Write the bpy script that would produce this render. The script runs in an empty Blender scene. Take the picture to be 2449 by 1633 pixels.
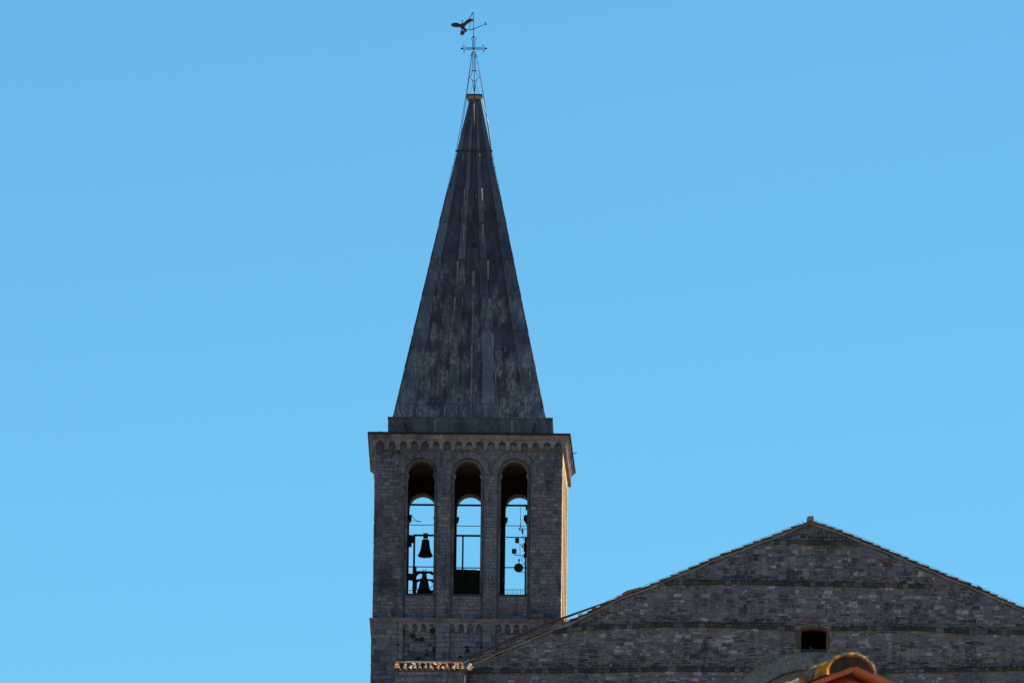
import bpy, math, random
from mathutils import Matrix, Vector
rnd = random.Random(7)
R_ = math.radians

# ------------------------------------------------------------------ camera
scn = bpy.context.scene
W, H, LENS = 2449, 1633, 350.0
F = LENS / 36 * W
PITCH, YAW, ROLL, DIST = 11.45, 1.0, 0.70, 476.0
RM = Matrix.Rotation(R_(YAW), 3, 'Z') @ Matrix.Rotation(math.pi / 2 + R_(PITCH), 3, 'X') @ Matrix.Rotation(R_(ROLL), 3, 'Z')
def ray(x, y): return RM @ Vector(((x - W / 2) / F, -(y - H / 2) / F, -1))
CAM = -DIST * ray(1116.5, 1480)          # world origin = tower front, top of its lower string course
def at(x, y, Y):                         # measured point of the photograph on the upright plane at depth Y
    d = ray(x, y); t = (Y - CAM.y) / d.y
    return CAM + d * t
cd = bpy.data.cameras.new('camera'); cam = bpy.data.objects.new('camera', cd); scn.collection.objects.link(cam)
cam.location = CAM; cam.rotation_euler = RM.to_euler()
cd.lens = LENS; cd.sensor_width = 36; cd.clip_start = 1; cd.clip_end = 20000
cd.dof.use_dof = True; cd.dof.focus_distance = 480; cd.dof.aperture_fstop = 36
scn.camera = cam
# ------------------------------------------------------------------ light
SUN_AZ, SUN_EL = 76.0, 42.0              # azimuth clockwise from +Y (away from the camera), to the right
w = bpy.data.worlds.new('World'); scn.world = w; w.use_nodes = True
nt = w.node_tree; bg = nt.nodes['Background']
sky = nt.nodes.new('ShaderNodeTexSky'); sky.sky_type = 'NISHITA'; sky.sun_disc = False
sky.sun_elevation = R_(SUN_EL); sky.sun_rotation = R_(SUN_AZ)
sky.altitude = 4000; sky.air_density = 1.6; sky.dust_density = 0.0; sky.ozone_density = 5.0
tn = nt.nodes.new('ShaderNodeMix'); tn.data_type = 'RGBA'; tn.blend_type = 'MULTIPLY'; tn.inputs[0].default_value = 1
tn.inputs[7].default_value = (.56, 1.0, 1.0, 1)              # deep, very clear blue of this sky
nt.links.new(sky.outputs[0], tn.inputs[6]); nt.links.new(tn.outputs[2], bg.inputs[0]); bg.inputs[1].default_value = 0.07
sd = bpy.data.lights.new('sun', 'SUN'); sd.energy = 5.0; sd.angle = R_(0.5); sd.color = (1, .86, .67)
so = bpy.data.objects.new('sun', sd); scn.collection.objects.link(so)
sv = Vector((math.sin(R_(SUN_AZ)) * math.cos(R_(SUN_EL)), math.cos(R_(SUN_AZ)) * math.cos(R_(SUN_EL)), math.sin(R_(SUN_EL))))
so.rotation_euler = sv.to_track_quat('Z', 'Y').to_euler(); so.location = sv * 100
scn.view_settings.view_transform = 'Standard'; scn.view_settings.look = 'None'
scn.view_settings.gamma = 1; scn.view_settings.exposure = 1.16

# ------------------------------------------------------------------ helpers
ORIG = {}
class MB:
    def __init__(s): s.v = []; s.f = []; s.m = []; s.t = []
    def face(s, pts, m=0, t=(.5, 0, 0)):
        n = len(s.v); s.v += [tuple(p) for p in pts]; s.f.append(tuple(range(n, n + len(pts)))); s.m.append(m); s.t.append(t)
    def mesh(s, vs, fs, m=0, t=(.5, 0, 0)):
        n = len(s.v); s.v += [tuple(p) for p in vs]
        for f in fs: s.f.append(tuple(n + i for i in f)); s.m.append(m); s.t.append(t)
    def hexa(s, b, t_, m=0, t=(.5, 0, 0)):       # bottom 4 pts, top 4 pts
        s.mesh(list(b) + list(t_), [(3, 2, 1, 0), (4, 5, 6, 7), (0, 1, 5, 4), (1, 2, 6, 5), (2, 3, 7, 6), (3, 0, 4, 7)], m, t)
    def box(s, x0, x1, y0, y1, z0, z1, m=0, t=(.5, 0, 0)):
        s.hexa([(x0, y0, z0), (x1, y0, z0), (x1, y1, z0), (x0, y1, z0)], [(x0, y0, z1), (x1, y0, z1), (x1, y1, z1), (x0, y1, z1)], m, t)
    def tube(s, pts, r, n=6, m=0, t=(.5, 0, 0), caps=True):
        pts = [Vector(p) for p in pts]; rs = r if isinstance(r, (list, tuple)) else [r] * len(pts)
        vs = []; up = Vector((.13, .97, .21))
        for i, p in enumerate(pts):
            d = (pts[min(i + 1, len(pts) - 1)] - pts[max(i - 1, 0)]).normalized()
            if abs(d.dot(up)) > .95: up = Vector((1, .1, 0))
            a = d.cross(up).normalized(); b = d.cross(a)
            for k in range(n):
                q = 2 * math.pi * k / n; vs.append(p + (a * math.cos(q) + b * math.sin(q)) * rs[i])
        fs = [(i * n + k, i * n + (k + 1) % n, (i + 1) * n + (k + 1) % n, (i + 1) * n + k) for i in range(len(pts) - 1) for k in range(n)]
        if caps: fs += [tuple(range(n))[::-1], tuple((len(pts) - 1) * n + k for k in range(n))]
        s.mesh(vs, fs, m, t)
    def lathe(s, c, prof, n=24, m=0, t=(.5, 0, 0)):
        vs = []
        for r, z in prof:
            for k in range(n):
                q = 2 * math.pi * k / n; vs.append((c[0] + r * math.cos(q), c[1] + r * math.sin(q), c[2] + z))
        L = len(prof)
        fs = [(i * n + k, i * n + (k + 1) % n, (i + 1) * n + (k + 1) % n, (i + 1) * n + k) for i in range(L - 1) for k in range(n)]
        fs += [tuple(range(n))[::-1], tuple((L - 1) * n + k for k in range(n))]
        s.mesh(vs, fs, m, t)
    def prism(s, poly, y0, y1, m=0, t=(.5, 0, 0)):      # poly: (x,z) list
        n = len(poly)
        s.mesh([(x, y0, z) for x, z in poly] + [(x, y1, z) for x, z in poly],
               [tuple(range(n)), tuple(range(2 * n - 1, n - 1, -1))] + [(i, n + i, n + (i + 1) % n, (i + 1) % n) for i in range(n)], m, t)
    def ball(s, c, r, n=10, m=0, t=(.5, 0, 0), sc=(1, 1, 1)):
        vs = []; L = n // 2 + 1
        for i in range(L + 1):
            a = -math.pi / 2 + math.pi * i / L
            for k in range(n):
                q = 2 * math.pi * k / n
                vs.append((c[0] + r * sc[0] * math.cos(a) * math.cos(q), c[1] + r * sc[1] * math.cos(a) * math.sin(q), c[2] + r * sc[2] * math.sin(a)))
        s.mesh(vs, [(i * n + k, i * n + (k + 1) % n, (i + 1) * n + (k + 1) % n, (i + 1) * n + k) for i in range(L) for k in range(n)], m, t)
    def build(s, name, mats, parent=None, smooth=False):
        o = Vector(ORIG.get(parent.name, (0, 0, 0))) if parent else Vector((0, 0, 0))
        me = bpy.data.meshes.new(name); me.from_pydata([(x - o.x, y - o.y, z - o.z) for x, y, z in s.v], [], s.f)
        for m in (mats if isinstance(mats, (list, tuple)) else [mats]): me.materials.append(m)
        me.polygons.foreach_set('material_index', s.m)
        if smooth: me.polygons.foreach_set('use_smooth', [True] * len(s.f))
        at_ = me.attributes.new('tint', 'FLOAT_COLOR', 'CORNER'); buf = []
        for f, t in zip(s.f, s.t): buf += [t[0], t[1], t[2], 1.0] * len(f)
        at_.data.foreach_set('color', buf); me.update()
        ob = bpy.data.objects.new(name, me); scn.collection.objects.link(ob)
        if parent: ob.parent = parent
        ORIG[ob.name] = tuple(o) if parent else (0, 0, 0)
        return ob
def tag(o, label=None, cat=None, group=None, kind=None):
    if label: o['label'] = label
    if cat: o['category'] = cat
    if group: o['group'] = group
    if kind: o['kind'] = kind
    return o
def thing(name, label, cat, loc, group=None):
    o = bpy.data.objects.new(name, None); scn.collection.objects.link(o); o.location = loc
    ORIG[o.name] = tuple(loc); o.empty_display_size = .3
    return tag(o, label, cat, group)
def solo(mb, name, mats, label, cat, group=None, smooth=False):
    return tag(mb.build(name, mats, None, smooth), label, cat, group)

# ------------------------------------------------------------------ materials
def new_mat(name, rough=.9, metal=0, spec=.3):
    m = bpy.data.materials.new(name); m.use_nodes = True
    b = m.node_tree.nodes['Principled BSDF']; b.inputs['Roughness'].default_value = rough
    b.inputs['Metallic'].default_value = metal; b.inputs['Specular IOR Level'].default_value = spec
    return m, m.node_tree, b
class G:                                           # tiny node-graph writer
    def __init__(s, nt): s.nt = nt; s.tc = nt.nodes.new('ShaderNodeTexCoord')
    def n(s, t, **k):
        x = s.nt.nodes.new(t)
        for a, b in k.items(): setattr(x, a, b)
        return x
    def l(s, a, b): s.nt.links.new(a, b)
    def map(s, sc=(1, 1, 1), loc=(0, 0, 0), src=None):
        m = s.n('ShaderNodeMapping'); m.inputs['Scale'].default_value = sc; m.inputs['Location'].default_value = loc
        s.l(src or s.tc.outputs['Object'], m.inputs['Vector']); return m.outputs[0]
    def noise(s, scale, detail=4, rough=.6, vec=None, dist=0):
        x = s.n('ShaderNodeTexNoise'); x.inputs['Scale'].default_value = scale; x.inputs['Detail'].default_value = detail
        x.inputs['Roughness'].default_value = rough; x.inputs['Distortion'].default_value = dist
        s.l(vec or s.tc.outputs['Object'], x.inputs['Vector']); return x.outputs['Fac']
    def ramp(s, f, stops, interp='LINEAR'):
        r = s.n('ShaderNodeValToRGB'); e = r.color_ramp.elements; r.color_ramp.interpolation = interp
        while len(e) < len(stops): e.new(.5)
        for i, (p, c) in enumerate(stops):
            e[i].position = p; e[i].color = (*(c if isinstance(c, (tuple, list)) else (c, c, c)), 1)
        s.l(f, r.inputs[0]); return r.outputs[0]
    def rng(s, f, a, b, c=0, d=1):
        m = s.n('ShaderNodeMapRange'); s.l(f, m.inputs[0])
        for i, v in enumerate((a, b, c, d)): m.inputs[i + 1].default_value = v
        return m.outputs[0]
    def math(s, op, a, b):
        m = s.n('ShaderNodeMath', operation=op)
        for i, v in enumerate((a, b)):
            if isinstance(v, (int, float)): m.inputs[i].default_value = v
            else: s.l(v, m.inputs[i])
        return m.outputs[0]
    def mix(s, f, a, b, mode='MIX'):
        m = s.n('ShaderNodeMix', data_type='RGBA', blend_type=mode)
        for i, v in ((0, f), (6, a), (7, b)):
            if isinstance(v, (int, float)): m.inputs[i].default_value = v
            elif isinstance(v, tuple): m.inputs[i].default_value = (*v, 1)
            else: s.l(v, m.inputs[i])
        return m.outputs[2]
    def bump(s, f, b, strength=.4, dist=.02):
        x = s.n('ShaderNodeBump'); x.inputs['Strength'].default_value = strength; x.inputs['Distance'].default_value = dist
        s.l(f, x.inputs['Height']); s.l(x.outputs[0], b.inputs['Normal'])
def stone(name, pal, dark=(.022, .024, .036), stain=.5, brick=(.19, .06, .035), fine=7, warm=None, streak=.4, hue=(1, 1, 1)):
    m, nt, b = new_mat(name, .92); g = G(nt)
    a = g.n('ShaderNodeAttribute', attribute_name='tint'); sp = g.n('ShaderNodeSeparateColor'); g.l(a.outputs['Color'], sp.inputs[0])
    if brick == (.19, .06, .035): brick = (.15, .06, .045)
    pal = [(c[0] * hue[0], c[1] * hue[1], c[2] * hue[2]) for c in pal]
    n = len(pal); col = g.ramp(sp.outputs[0], [(i / (n - 1), c) for i, c in enumerate(pal)])
    col = g.mix(sp.outputs[1], col, brick)
    fn = g.noise(fine, 6, .7); col = g.mix(1.0, col, g.ramp(fn, [(.25, .55), (.5, .95), (.75, 1.3)]), 'MULTIPLY')
    big = g.noise(.55, 5, .62); st = g.noise(1.6, 5, .6, g.map((2.2, 2.2, .5)))
    f1 = g.rng(g.math('ADD', big, g.math('MULTIPLY', g.math('SUBTRACT', st, .5), streak * 2)), .47, .68, 0, stain)
    f1 = g.math('ADD', f1, sp.outputs[2]); 
    f1 = g.math('MULTIPLY', f1, g.rng(g.noise(3.3, 4, .7), .3, .62, .45, 1.0))
    f1 = g.math('MINIMUM', f1, .93)
    if warm:
        wn = g.rng(g.noise(2.4, 4, .65, g.map((1, 1, 1), (7, 3, 1))), .56, .70, 0, .55); col = g.mix(wn, col, warm)
    col = g.mix(f1, col, dark)
    g.l(col, b.inputs['Base Color']); g.bump(fn, b, .5, .02)
    return m
def plain(name, c, c2=None, scale=6, rough=.8, metal=0, bump=.2, spec=.3):
    m, nt, b = new_mat(name, rough, metal, spec); g = G(nt); f = g.noise(scale, 5, .65)
    c2 = c2 or tuple(x * .6 for x in c)
    g.l(g.ramp(f, [(.3, c2), (.7, c)]), b.inputs['Base Color'])
    if bump: g.bump(f, b, bump, .01)
    return m
M = {}
towerpal = [(.085, .075, .072), (.11, .098, .09), (.135, .118, .105), (.155, .134, .115), (.18, .152, .125), (.145, .13, .12), (.22, .19, .155)]
M['tower'] = stone('tower_ashlar', towerpal, stain=.8, warm=(.17, .125, .085), hue=(.95, .97, 1.30))
M['trim'] = stone('tower_trim', [(.12, .10, .092), (.165, .14, .125), (.235, .20, .17), (.18, .145, .12)], stain=.6, warm=(.20, .115, .065), hue=(.98, .97, 1.14))
M['side'] = stone('sunlit_side_ashlar', [(.36, .28, .165), (.43, .33, .19), (.47, .37, .22), (.39, .30, .18)], stain=.2)  # tower stone in lighter cream, the right face's sunlight put into the colour
M['smortar'] = plain('sunlit_side_mortar', (.40, .31, .18), (.30, .23, .14), 4)  # joints lightened to match, sunlight painted in as well
M['mortar'] = plain('mortar_tower', (.105, .093, .082), (.045, .043, .045), 4)
M['gable'] = stone('gable_rubble', [(.06, .053, .055), (.10, .088, .086), (.14, .12, .112), (.185, .155, .14), (.22, .18, .155), (.15, .13, .125), (.34, .295, .27)], stain=.75, warm=(.17, .115, .075), streak=.35, hue=(.93, .97, 1.26), brick=(.16, .06, .045))
M['gmortar'] = plain('mortar_gable', (.215, .175, .15), (.10, .085, .078), 3)
M['lower'] = stone('lower_tower_ashlar', [(.09, .085, .082), (.145, .128, .112), (.19, .16, .13), (.235, .195, .155), (.17, .15, .135), (.26, .225, .185)], stain=.55, warm=(.20, .135, .08), hue=(.93, .97, 1.24))
M['ledge'] = stone('mossy_ledge', [(.026, .025, .021), (.055, .05, .036), (.036, .036, .036), (.085, .07, .042), (.13, .12, .11)], stain=.5, warm=(.13, .085, .025))
M['brick'] = stone('brick_surround', [(.12, .048, .04), (.17, .065, .05), (.20, .10, .075), (.09, .045, .04)], stain=.5)
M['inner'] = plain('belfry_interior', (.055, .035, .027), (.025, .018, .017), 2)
M['dark'] = plain('dark_void', (.012, .012, .014), (.008, .008, .009), 2, bump=0)
M['iron'] = plain('wrought_iron', (.035, .03, .032), (.018, .016, .02), 20, .6, .3)
M['bronze'] = plain('bell_bronze', (.045, .045, .04), (.02, .024, .022), 8, .5, .6)
M['timber'] = plain('dark_timber', (.05, .035, .025), (.022, .016, .013), 5)
M['rust'] = plain('brown_painted_gutter', (.075, .028, .03), (.035, .015, .02), 3, .5)
M['rail'] = plain('cable_metal', (.14, .11, .09), (.06, .05, .045), 9, .5, .3)
M['grey'] = plain('antenna_grey', (.22, .23, .24), (.15, .16, .165), 6, .6, bump=0)
M['capstone'] = plain('cream_capstone', (.34, .25, .15), (.16, .12, .085), 5)
M['terra'] = stone('terracotta_tile', [(.30, .11, .06), (.42, .17, .09), (.50, .33, .22), (.36, .33, .27), (.20, .15, .11), (.55, .45, .33)], stain=.45, fine=14, warm=(.45, .26, .03))
M['verge'] = stone('verge_tile', [(.14, .075, .06), (.20, .10, .075), (.30, .21, .16), (.20, .16, .13)], stain=.4)
M['mband'] = plain('mortar_band', (.26, .235, .23), (.12, .11, .11), 2.5)
M['htile'] = plain('house_verge_terracotta', (.62, .135, .052), (.44, .085, .036), 9, .75)
M['plaster'] = plain('house_orange_plaster', (.44, .15, .05), (.30, .095, .03), 5)
M['tymp'] = plain('lunette_plaster', (.17, .13, .115), (.12, .09, .08), 3)
# lead sheet of the spire
def lead(name, base, base2, pale, amt):
    m, nt, b = new_mat(name, .62, 0, .25); g = G(nt); O = g.tc.outputs['Object']
    a = g.n('ShaderNodeAttribute', attribute_name='tint'); sp = g.n('ShaderNodeSeparateColor'); g.l(a.outputs['Color'], sp.inputs[0])
    col = g.ramp(sp.outputs[0], [(0, base2), (.5, base), (1, tuple(x * 1.7 for x in base))])
    col = g.mix(g.rng(g.noise(1.1, 5, .6, g.map((2.5, 2.5, .7))), .42, .66, 0, .75), col, tuple(x * 2.1 for x in base))
    col = g.mix(g.rng(g.noise(.7, 4, .6, g.map((1, 1, 1), (3, 9, 4))), .5, .65, 0, .6), col, (.030, .020, .024))
    speck = g.noise(9, 5, .85, g.map((1, 1, .4))); zone = g.noise(1.15, 4, .55, g.map((1.6, 1.6, .55), (2, 1, 8)))
    sx = g.n('ShaderNodeSeparateXYZ'); g.l(O, sx.inputs[0])
    hz = g.rng(sx.outputs[2], 36, 48, .15, -.10)
    z2 = g.rng(g.math('ADD', zone, hz), .54, .72, 0, 1)
    f = g.math('MULTIPLY', z2, g.rng(speck, .46, .58, .15, 1)); f = g.math('MULTIPLY', f, amt)
    col = g.mix(f, col, pale)
    g.l(col, b.inputs['Base Color']); g.bump(g.noise(3, 4, .6), b, .25, .03)
    return m
M['lead'] = lead('weathered_lead', (.033, .030, .040), (.021, .018, .026), (.24, .225, .215), .9)
M['leadrib'] = lead('weathered_lead_rib', (.055, .054, .068), (.040, .039, .050), (.25, .235, .225), .85)
M['leadbase'] = lead('verdigris_lead', (.044, .043, .049), (.032, .033, .039), (.16, .16, .16), .5)
M['streak'] = plain('pale_lead_streak', (.20, .195, .18), (.11, .105, .10), 6, .8)
# mossy ridge tile of the near house
def mossy():
    m, nt, b = new_mat('mossy_ridge_tile', .95); g = G(nt)
    col = g.ramp(g.noise(22, 6, .7), [(.34, (.026, .018, .008)), (.5, (.10, .072, .036)), (.68, (.32, .24, .14))])
    l = g.rng(g.noise(8.5, 5, .65, g.map((1, 1, 1), (1.3, 4, 7))), .515, .555, 0, 1)
    col = g.mix(l, col, g.ramp(g.noise(40, 3, .6), [(.3, (.45, .13, .006)), (.7, (.80, .27, .01))]))
    g.l(col, b.inputs['Base Color']); g.bump(g.noise(30, 5, .7), b, .8, .01); return m
M['moss'] = mossy()
M['creamtile'] = plain('cream_ridge_tile', (.72, .60, .42), (.45, .36, .23), 14, .95, bump=.6)
def hoodm():
    m, nt, b = new_mat('lichened_hood_arch', .95); g = G(nt)
    col = g.ramp(g.noise(6, 6, .75, g.map((3, 1, .7))), [(.3, (.075, .065, .06)), (.5, (.16, .14, .12)), (.72, (.32, .285, .24))])
    col = g.mix(g.rng(g.noise(2.6, 5, .65, g.map((1, 1, 1), (5, 2, 6))), .57, .64, 0, .85), col, (.24, .13, .015))
    col = g.mix(g.rng(g.noise(1.4, 4, .6), .5, .65, 0, .7), col, (.03, .04, .042))
    g.l(col, b.inputs['Base Color']); g.bump(g.noise(9, 5, .7), b, .7, .03); return m
M['hood'] = hoodm()
def leafm():
    m, nt, b = new_mat('wall_plant_leaf', .7); g = G(nt)
    a = g.n('ShaderNodeAttribute', attribute_name='tint'); sp = g.n('ShaderNodeSeparateColor'); g.l(a.outputs['Color'], sp.inputs[0])
    g.l(g.ramp(sp.outputs[0], [(0, (.012, .022, .012)), (.5, (.02, .04, .015)), (1, (.04, .06, .02))]), b.inputs['Base Color']); return m
M['leaf'] = leafm()
M['ground'] = plain('hill_ground', (.24, .18, .13), (.15, .12, .08), .05, .95, bump=0)

# ------------------------------------------------------------------ masonry
class Frame:                                       # wall frame: u along, o outwards, z up
    def __init__(s, p0, p1):
        s.a = Vector((p0[0], p0[1], 0)); d = Vector((p1[0] - p0[0], p1[1] - p0[1], 0)); s.L = d.length; s.d = d.normalized()
        s.n = Vector((s.d.y, -s.d.x, 0))
    def __call__(s, u, o, z): p = s.a + s.d * u + s.n * o; return (p.x, p.y, z)
def stones(mb, fr, u0, u1, z0, z1, ch, cw, blocked=None, o=0, dep=(.004, .03), m=0, tint=None, jit=.012, gap=.012, rub=0.0):
    """irregular coursed stones laid on a wall plane; each stone is a small bevelled block"""
    z = z0
    while z < z1 - .02:
        h = rnd.uniform(*ch); h = min(h, z1 - z)
        if z1 - z - h < .05: h = z1 - z
        u = u0 - rnd.uniform(0, cw[0] * .5); first = True
        while u < u1 - .01:
            wd = rnd.uniform(*cw); a, b = max(u, u0), min(u + wd, u1)
            if u1 - b < .05: b = u1
            u = b if b < u1 else u1
            if b - a < .03: continue
            cells = [(a, b, z, z + h)]
            r = rnd.random()
            if rub and r < rub and h > .11: zm = z + h * rnd.uniform(.35, .65); um = a + (b - a) * rnd.uniform(.35, .65); cells = [(a, b, z, zm), (a, um, zm, z + h), (um, b, zm, z + h)]
            while cells:
                a_, b_, c_, d_ = cells.pop()
                if blocked:
                    hit = [blocked(x, y) for x in (a_, (a_ + b_) / 2, b_) for y in (c_, (c_ + d_) / 2, d_)]
                    if all(hit): continue
                    if any(hit):
                        if b_ - a_ > .07 or d_ - c_ > .06:
                            if (b_ - a_) > (d_ - c_): q = (a_ + b_) / 2; cells += [(a_, q, c_, d_), (q, b_, c_, d_)]
                            else: q = (c_ + d_) / 2; cells += [(a_, b_, c_, q), (a_, b_, q, d_)]
                        continue
                stone1(mb, fr, a_, b_, c_, d_, o, dep, m, tint, jit, gap)
        z += h
def stone1(mb, fr, a, b, c, d, o, dep, m, tint, jit, gap):
    if b - a < .03 or d - c < .025: return
    j = min(jit, (b - a) * .18, (d - c) * .2); J = lambda: rnd.uniform(-j, j); g = gap * rnd.uniform(.3, 1.0)
    q = [(a + g + J(), c + g + J()), (b - g + J(), c + g + J()), (b - g + J(), d - g + J()), (a + g + J(), d - g + J())]
    k = min(.02, (d - c) * .16); e = o + rnd.uniform(*dep)
    cu, cz = (a + b) / 2, (c + d) / 2
    f = [(u + (k if u < cu else -k), z_ + (k if z_ < cz else -k)) for u, z_ in q]
    t = tint(cu, cz) if tint else (rnd.random(), 0, 0)
    mb.mesh([fr(u, o - .004, z_) for u, z_ in q] + [fr(u, e, z_) for u, z_ in f],
            [(4, 5, 6, 7), (0, 1, 5, 4), (1, 2, 6, 5), (2, 3, 7, 6), (3, 0, 4, 7)], m, t)
def arcade(mb, fr, u0, u1, z1, ops, o0, o1, m=0, mi=None, zb=None, profile=None, tint=(.5, 0, 0), ends=True):
    """slab between o1 (inner) and o0 (outer) from zb to z1 with arched openings ops=[(centre, radius, sill, spring)]"""
    mi = m if mi is None else mi
    P = lambda u, z, o: fr(u, o, z); cur = u0
    def solid(a, b, c, d):
        if b - a < 1e-4 or d - c < 1e-4: return
        mb.face([P(a, c, o0), P(b, c, o0), P(b, d, o0), P(a, d, o0)], m, tint); mb.face([P(b, c, o1), P(a, c, o1), P(a, d, o1), P(b, d, o1)], mi, tint)
    for (c, r, zs, zp) in ops:
        solid(cur, c - r, zb, z1); cur = c + r
        solid(c - r, c + r, zb, zs)
        N = 14
        if profile: pts = [(c + r * math.sin(-math.pi / 2 + math.pi * i / N), zp + profile(r, math.sin(-math.pi / 2 + math.pi * i / N))) for i in range(N + 1)]
        else: pts = [(c - r * math.cos(math.pi * i / N), zp + r * math.sin(math.pi * i / N)) for i in range(N + 1)]
        for (a, za), (b, zb_) in zip(pts, pts[1:]):
            mb.face([P(a, za, o0), P(b, zb_, o0), P(b, z1, o0), P(a, z1, o0)], m, tint); mb.face([P(b, zb_, o1), P(a, za, o1), P(a, z1, o1), P(b, z1, o1)], mi, tint)
            mb.face([P(a, za, o1), P(b, zb_, o1), P(b, zb_, o0), P(a, za, o0)], m, tint)
        if zs > zb + 1e-4: mb.face([P(c - r, zs, o0), P(c + r, zs, o0), P(c + r, zs, o1), P(c - r, zs, o1)], m, tint)
        mb.face([P(c - r, zs, o1), P(c - r, zp, o1), P(c - r, zp, o0), P(c - r, zs, o0)], m, tint)
        mb.face([P(c + r, zs, o0), P(c + r, zp, o0), P(c + r, zp, o1), P(c + r, zs, o1)], m, tint)
    solid(cur, u1, zb, z1)
    # underside between openings + ends + top
    x = u0
    for (c, r, zs, zp) in list(ops) + [(u1, 0, 0, 0)]:
        if c - r - x > 1e-4: mb.face([P(x, zb, o1), P(c - r, zb, o1), P(c - r, zb, o0), P(x, zb, o0)], m, tint)
        x = c + r
    if ends:
        mb.face([P(u0, zb, o1), P(u0, zb, o0), P(u0, z1, o0), P(u0, z1, o1)], m, tint); mb.face([P(u1, zb, o0), P(u1, zb, o1), P(u1, z1, o1), P(u1, z1, o0)], m, tint)
        mb.face([P(u0, z1, o0), P(u1, z1, o0), P(u1, z1, o1), P(u0, z1, o1)], m, tint)
def pointed(h):
    return lambda r, s: h * math.sqrt(max(0, 1 - ((abs(s) + .28) / 1.28) ** 2)) / math.sqrt(1 - (.28 / 1.28) ** 2)
def voussoirs(mb, fr, c, r0, r1, zp, o, m, tint, n=17):
    for i in range(n):
        a0, a1 = math.pi * i / n + .01, math.pi * (i + 1) / n - .01; e = o + rnd.uniform(.004, .02); rr = r1 + rnd.uniform(-.03, .03)
        q = [(a0, r0), (a0, rr), (a1, rr), (a1, r0)]
        k = lambda a, r, oo: fr(c - r * math.cos(a), oo, zp + r * math.sin(a))
        cz = zp + r0 * math.sin(a0)
        mb.mesh([k(a, r, o - .004) for a, r in q] + [k(a, r, e) for a, r in q], [(4, 5, 6, 7), (0, 1, 5, 4), (1, 2, 6, 5), (2, 3, 7, 6), (3, 0, 4, 7)], m, tint(c, cz) if tint else (rnd.random(), 0, 0))

wob = random.Random(3); WOB = [(wob.uniform(.8, 4.5), wob.uniform(0, 6.3), wob.uniform(-1, 1)) for _ in range(9)]
def sn(u, z): return sum(math.sin(a * u + b + c * 2 * z) for a, b, c in WOB) / 4.5
# ================================================================== TERRAIN
def gz(x, y):
    d = math.hypot(x, min(y, 0)) if y < 0 else abs(x)
    base = -83.2; t = max(0, min(1, (400 - d) / 370)); t = t * t * (3 - 2 * t)
    return base + 58 * t + (1.2 * math.sin(x * .013) * math.sin(y * .017) if d > 60 and d < 380 else 0)
mb = MB(); xs = [-9000, -4000, -1500, -800, -500, -400, -330, -270, -210, -160, -110, -70, -40, -20, 0, 20, 40, 70, 110, 160, 210, 270, 330, 400, 500, 800, 1500, 4000, 9000]
ys = [-9000, -4000, -1500, -800, -560, -500, -440, -400, -360, -320, -280, -240, -200, -160, -120, -90, -60, -40, -20, 0, 40, 100, 300, 900, 3000, 9000]
vs = [(x, y, gz(x, y)) for y in ys for x in xs]; n = len(xs)
mb.mesh(vs, [(j * n + i, j * n + i + 1, (j + 1) * n + i + 1, (j + 1) * n + i) for j in range(len(ys) - 1) for i in range(n - 1)])
tag(mb.build('ground', M['ground'], None, True), kind='structure')

# ================================================================== BELL TOWER
TZ = -26.0
tower = thing('bell_tower', 'tall grey stone bell tower with three arched openings and a dark lead spire', 'bell tower', (0, 4.5, TZ))
FL, FR_, BR, BL = (-4.5, 0), (4.5, 0), (4.66, 9.1), (-4.65, 9.1)
sides = [Frame(FL, FR_), Frame(FR_, BR), Frame(BR, BL), Frame(BL, FL)]
front, right, back, left = sides
U = lambda x: x + 4.5
# ---- belfry walls
OC = [(-2.285, .78), (-.04, .78), (2.19, .78)]; IC = [(-2.285, .64), (-.045, .635), (2.18, .635)]
SP = 7.07
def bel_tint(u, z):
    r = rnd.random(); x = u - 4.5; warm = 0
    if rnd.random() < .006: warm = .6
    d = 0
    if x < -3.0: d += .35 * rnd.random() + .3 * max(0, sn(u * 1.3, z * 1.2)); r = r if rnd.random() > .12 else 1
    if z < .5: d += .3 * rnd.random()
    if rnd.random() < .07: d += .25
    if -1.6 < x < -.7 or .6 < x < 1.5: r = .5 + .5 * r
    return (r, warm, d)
mb = MB()
arcade(mb, front, 0, 9, 8.9, [(U(c), r, 0, SP) for c, r in OC], 0, -.25, 1, 1, zb=0, tint=(.3, 0, 0), ends=False)
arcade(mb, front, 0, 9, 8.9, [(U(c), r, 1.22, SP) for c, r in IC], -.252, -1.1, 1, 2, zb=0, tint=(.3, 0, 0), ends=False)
def blk(u, z):
    for c, r in OC:
        if abs(u - U(c)) < r - .001 and z < SP: return True
        if z >= SP and math.hypot(u - U(c), z - SP) < r + .30: return True
    return z > 8.19
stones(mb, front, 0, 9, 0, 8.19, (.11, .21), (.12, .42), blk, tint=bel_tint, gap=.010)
for c, r in OC:
    ma = MB(); voussoirs(ma, front, U(c), r, r + .30, SP, 0, 0, lambda u, z: (.2 + .7 * rnd.random(), 0, .15 * rnd.random()), 21); ma.build('arch_ring', M['tower'], tower)
for c, r in IC:
    ma = MB(); voussoirs(ma, front, U(c), r + .002, r + .137, SP, -.25, 0, lambda u, z: (.4 + .5 * rnd.random(), 0, 0), 15); ma.build('inner_arch_ring', M['tower'], tower)
    for s in (-1, 1):
        a, b = (U(c) - .775, U(c) - r) if s < 0 else (U(c) + r, U(c) + .775)
        stones(mb, front, a, b, 0, SP, (.15, .3), (.3, .3), o=-.25, tint=bel_tint, gap=.006, jit=.004)
    # jamb courses seen inside the arch
mb.build('belfry_front_wall', [M['tower'], M['mortar'], M['inner']], tower)
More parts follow.
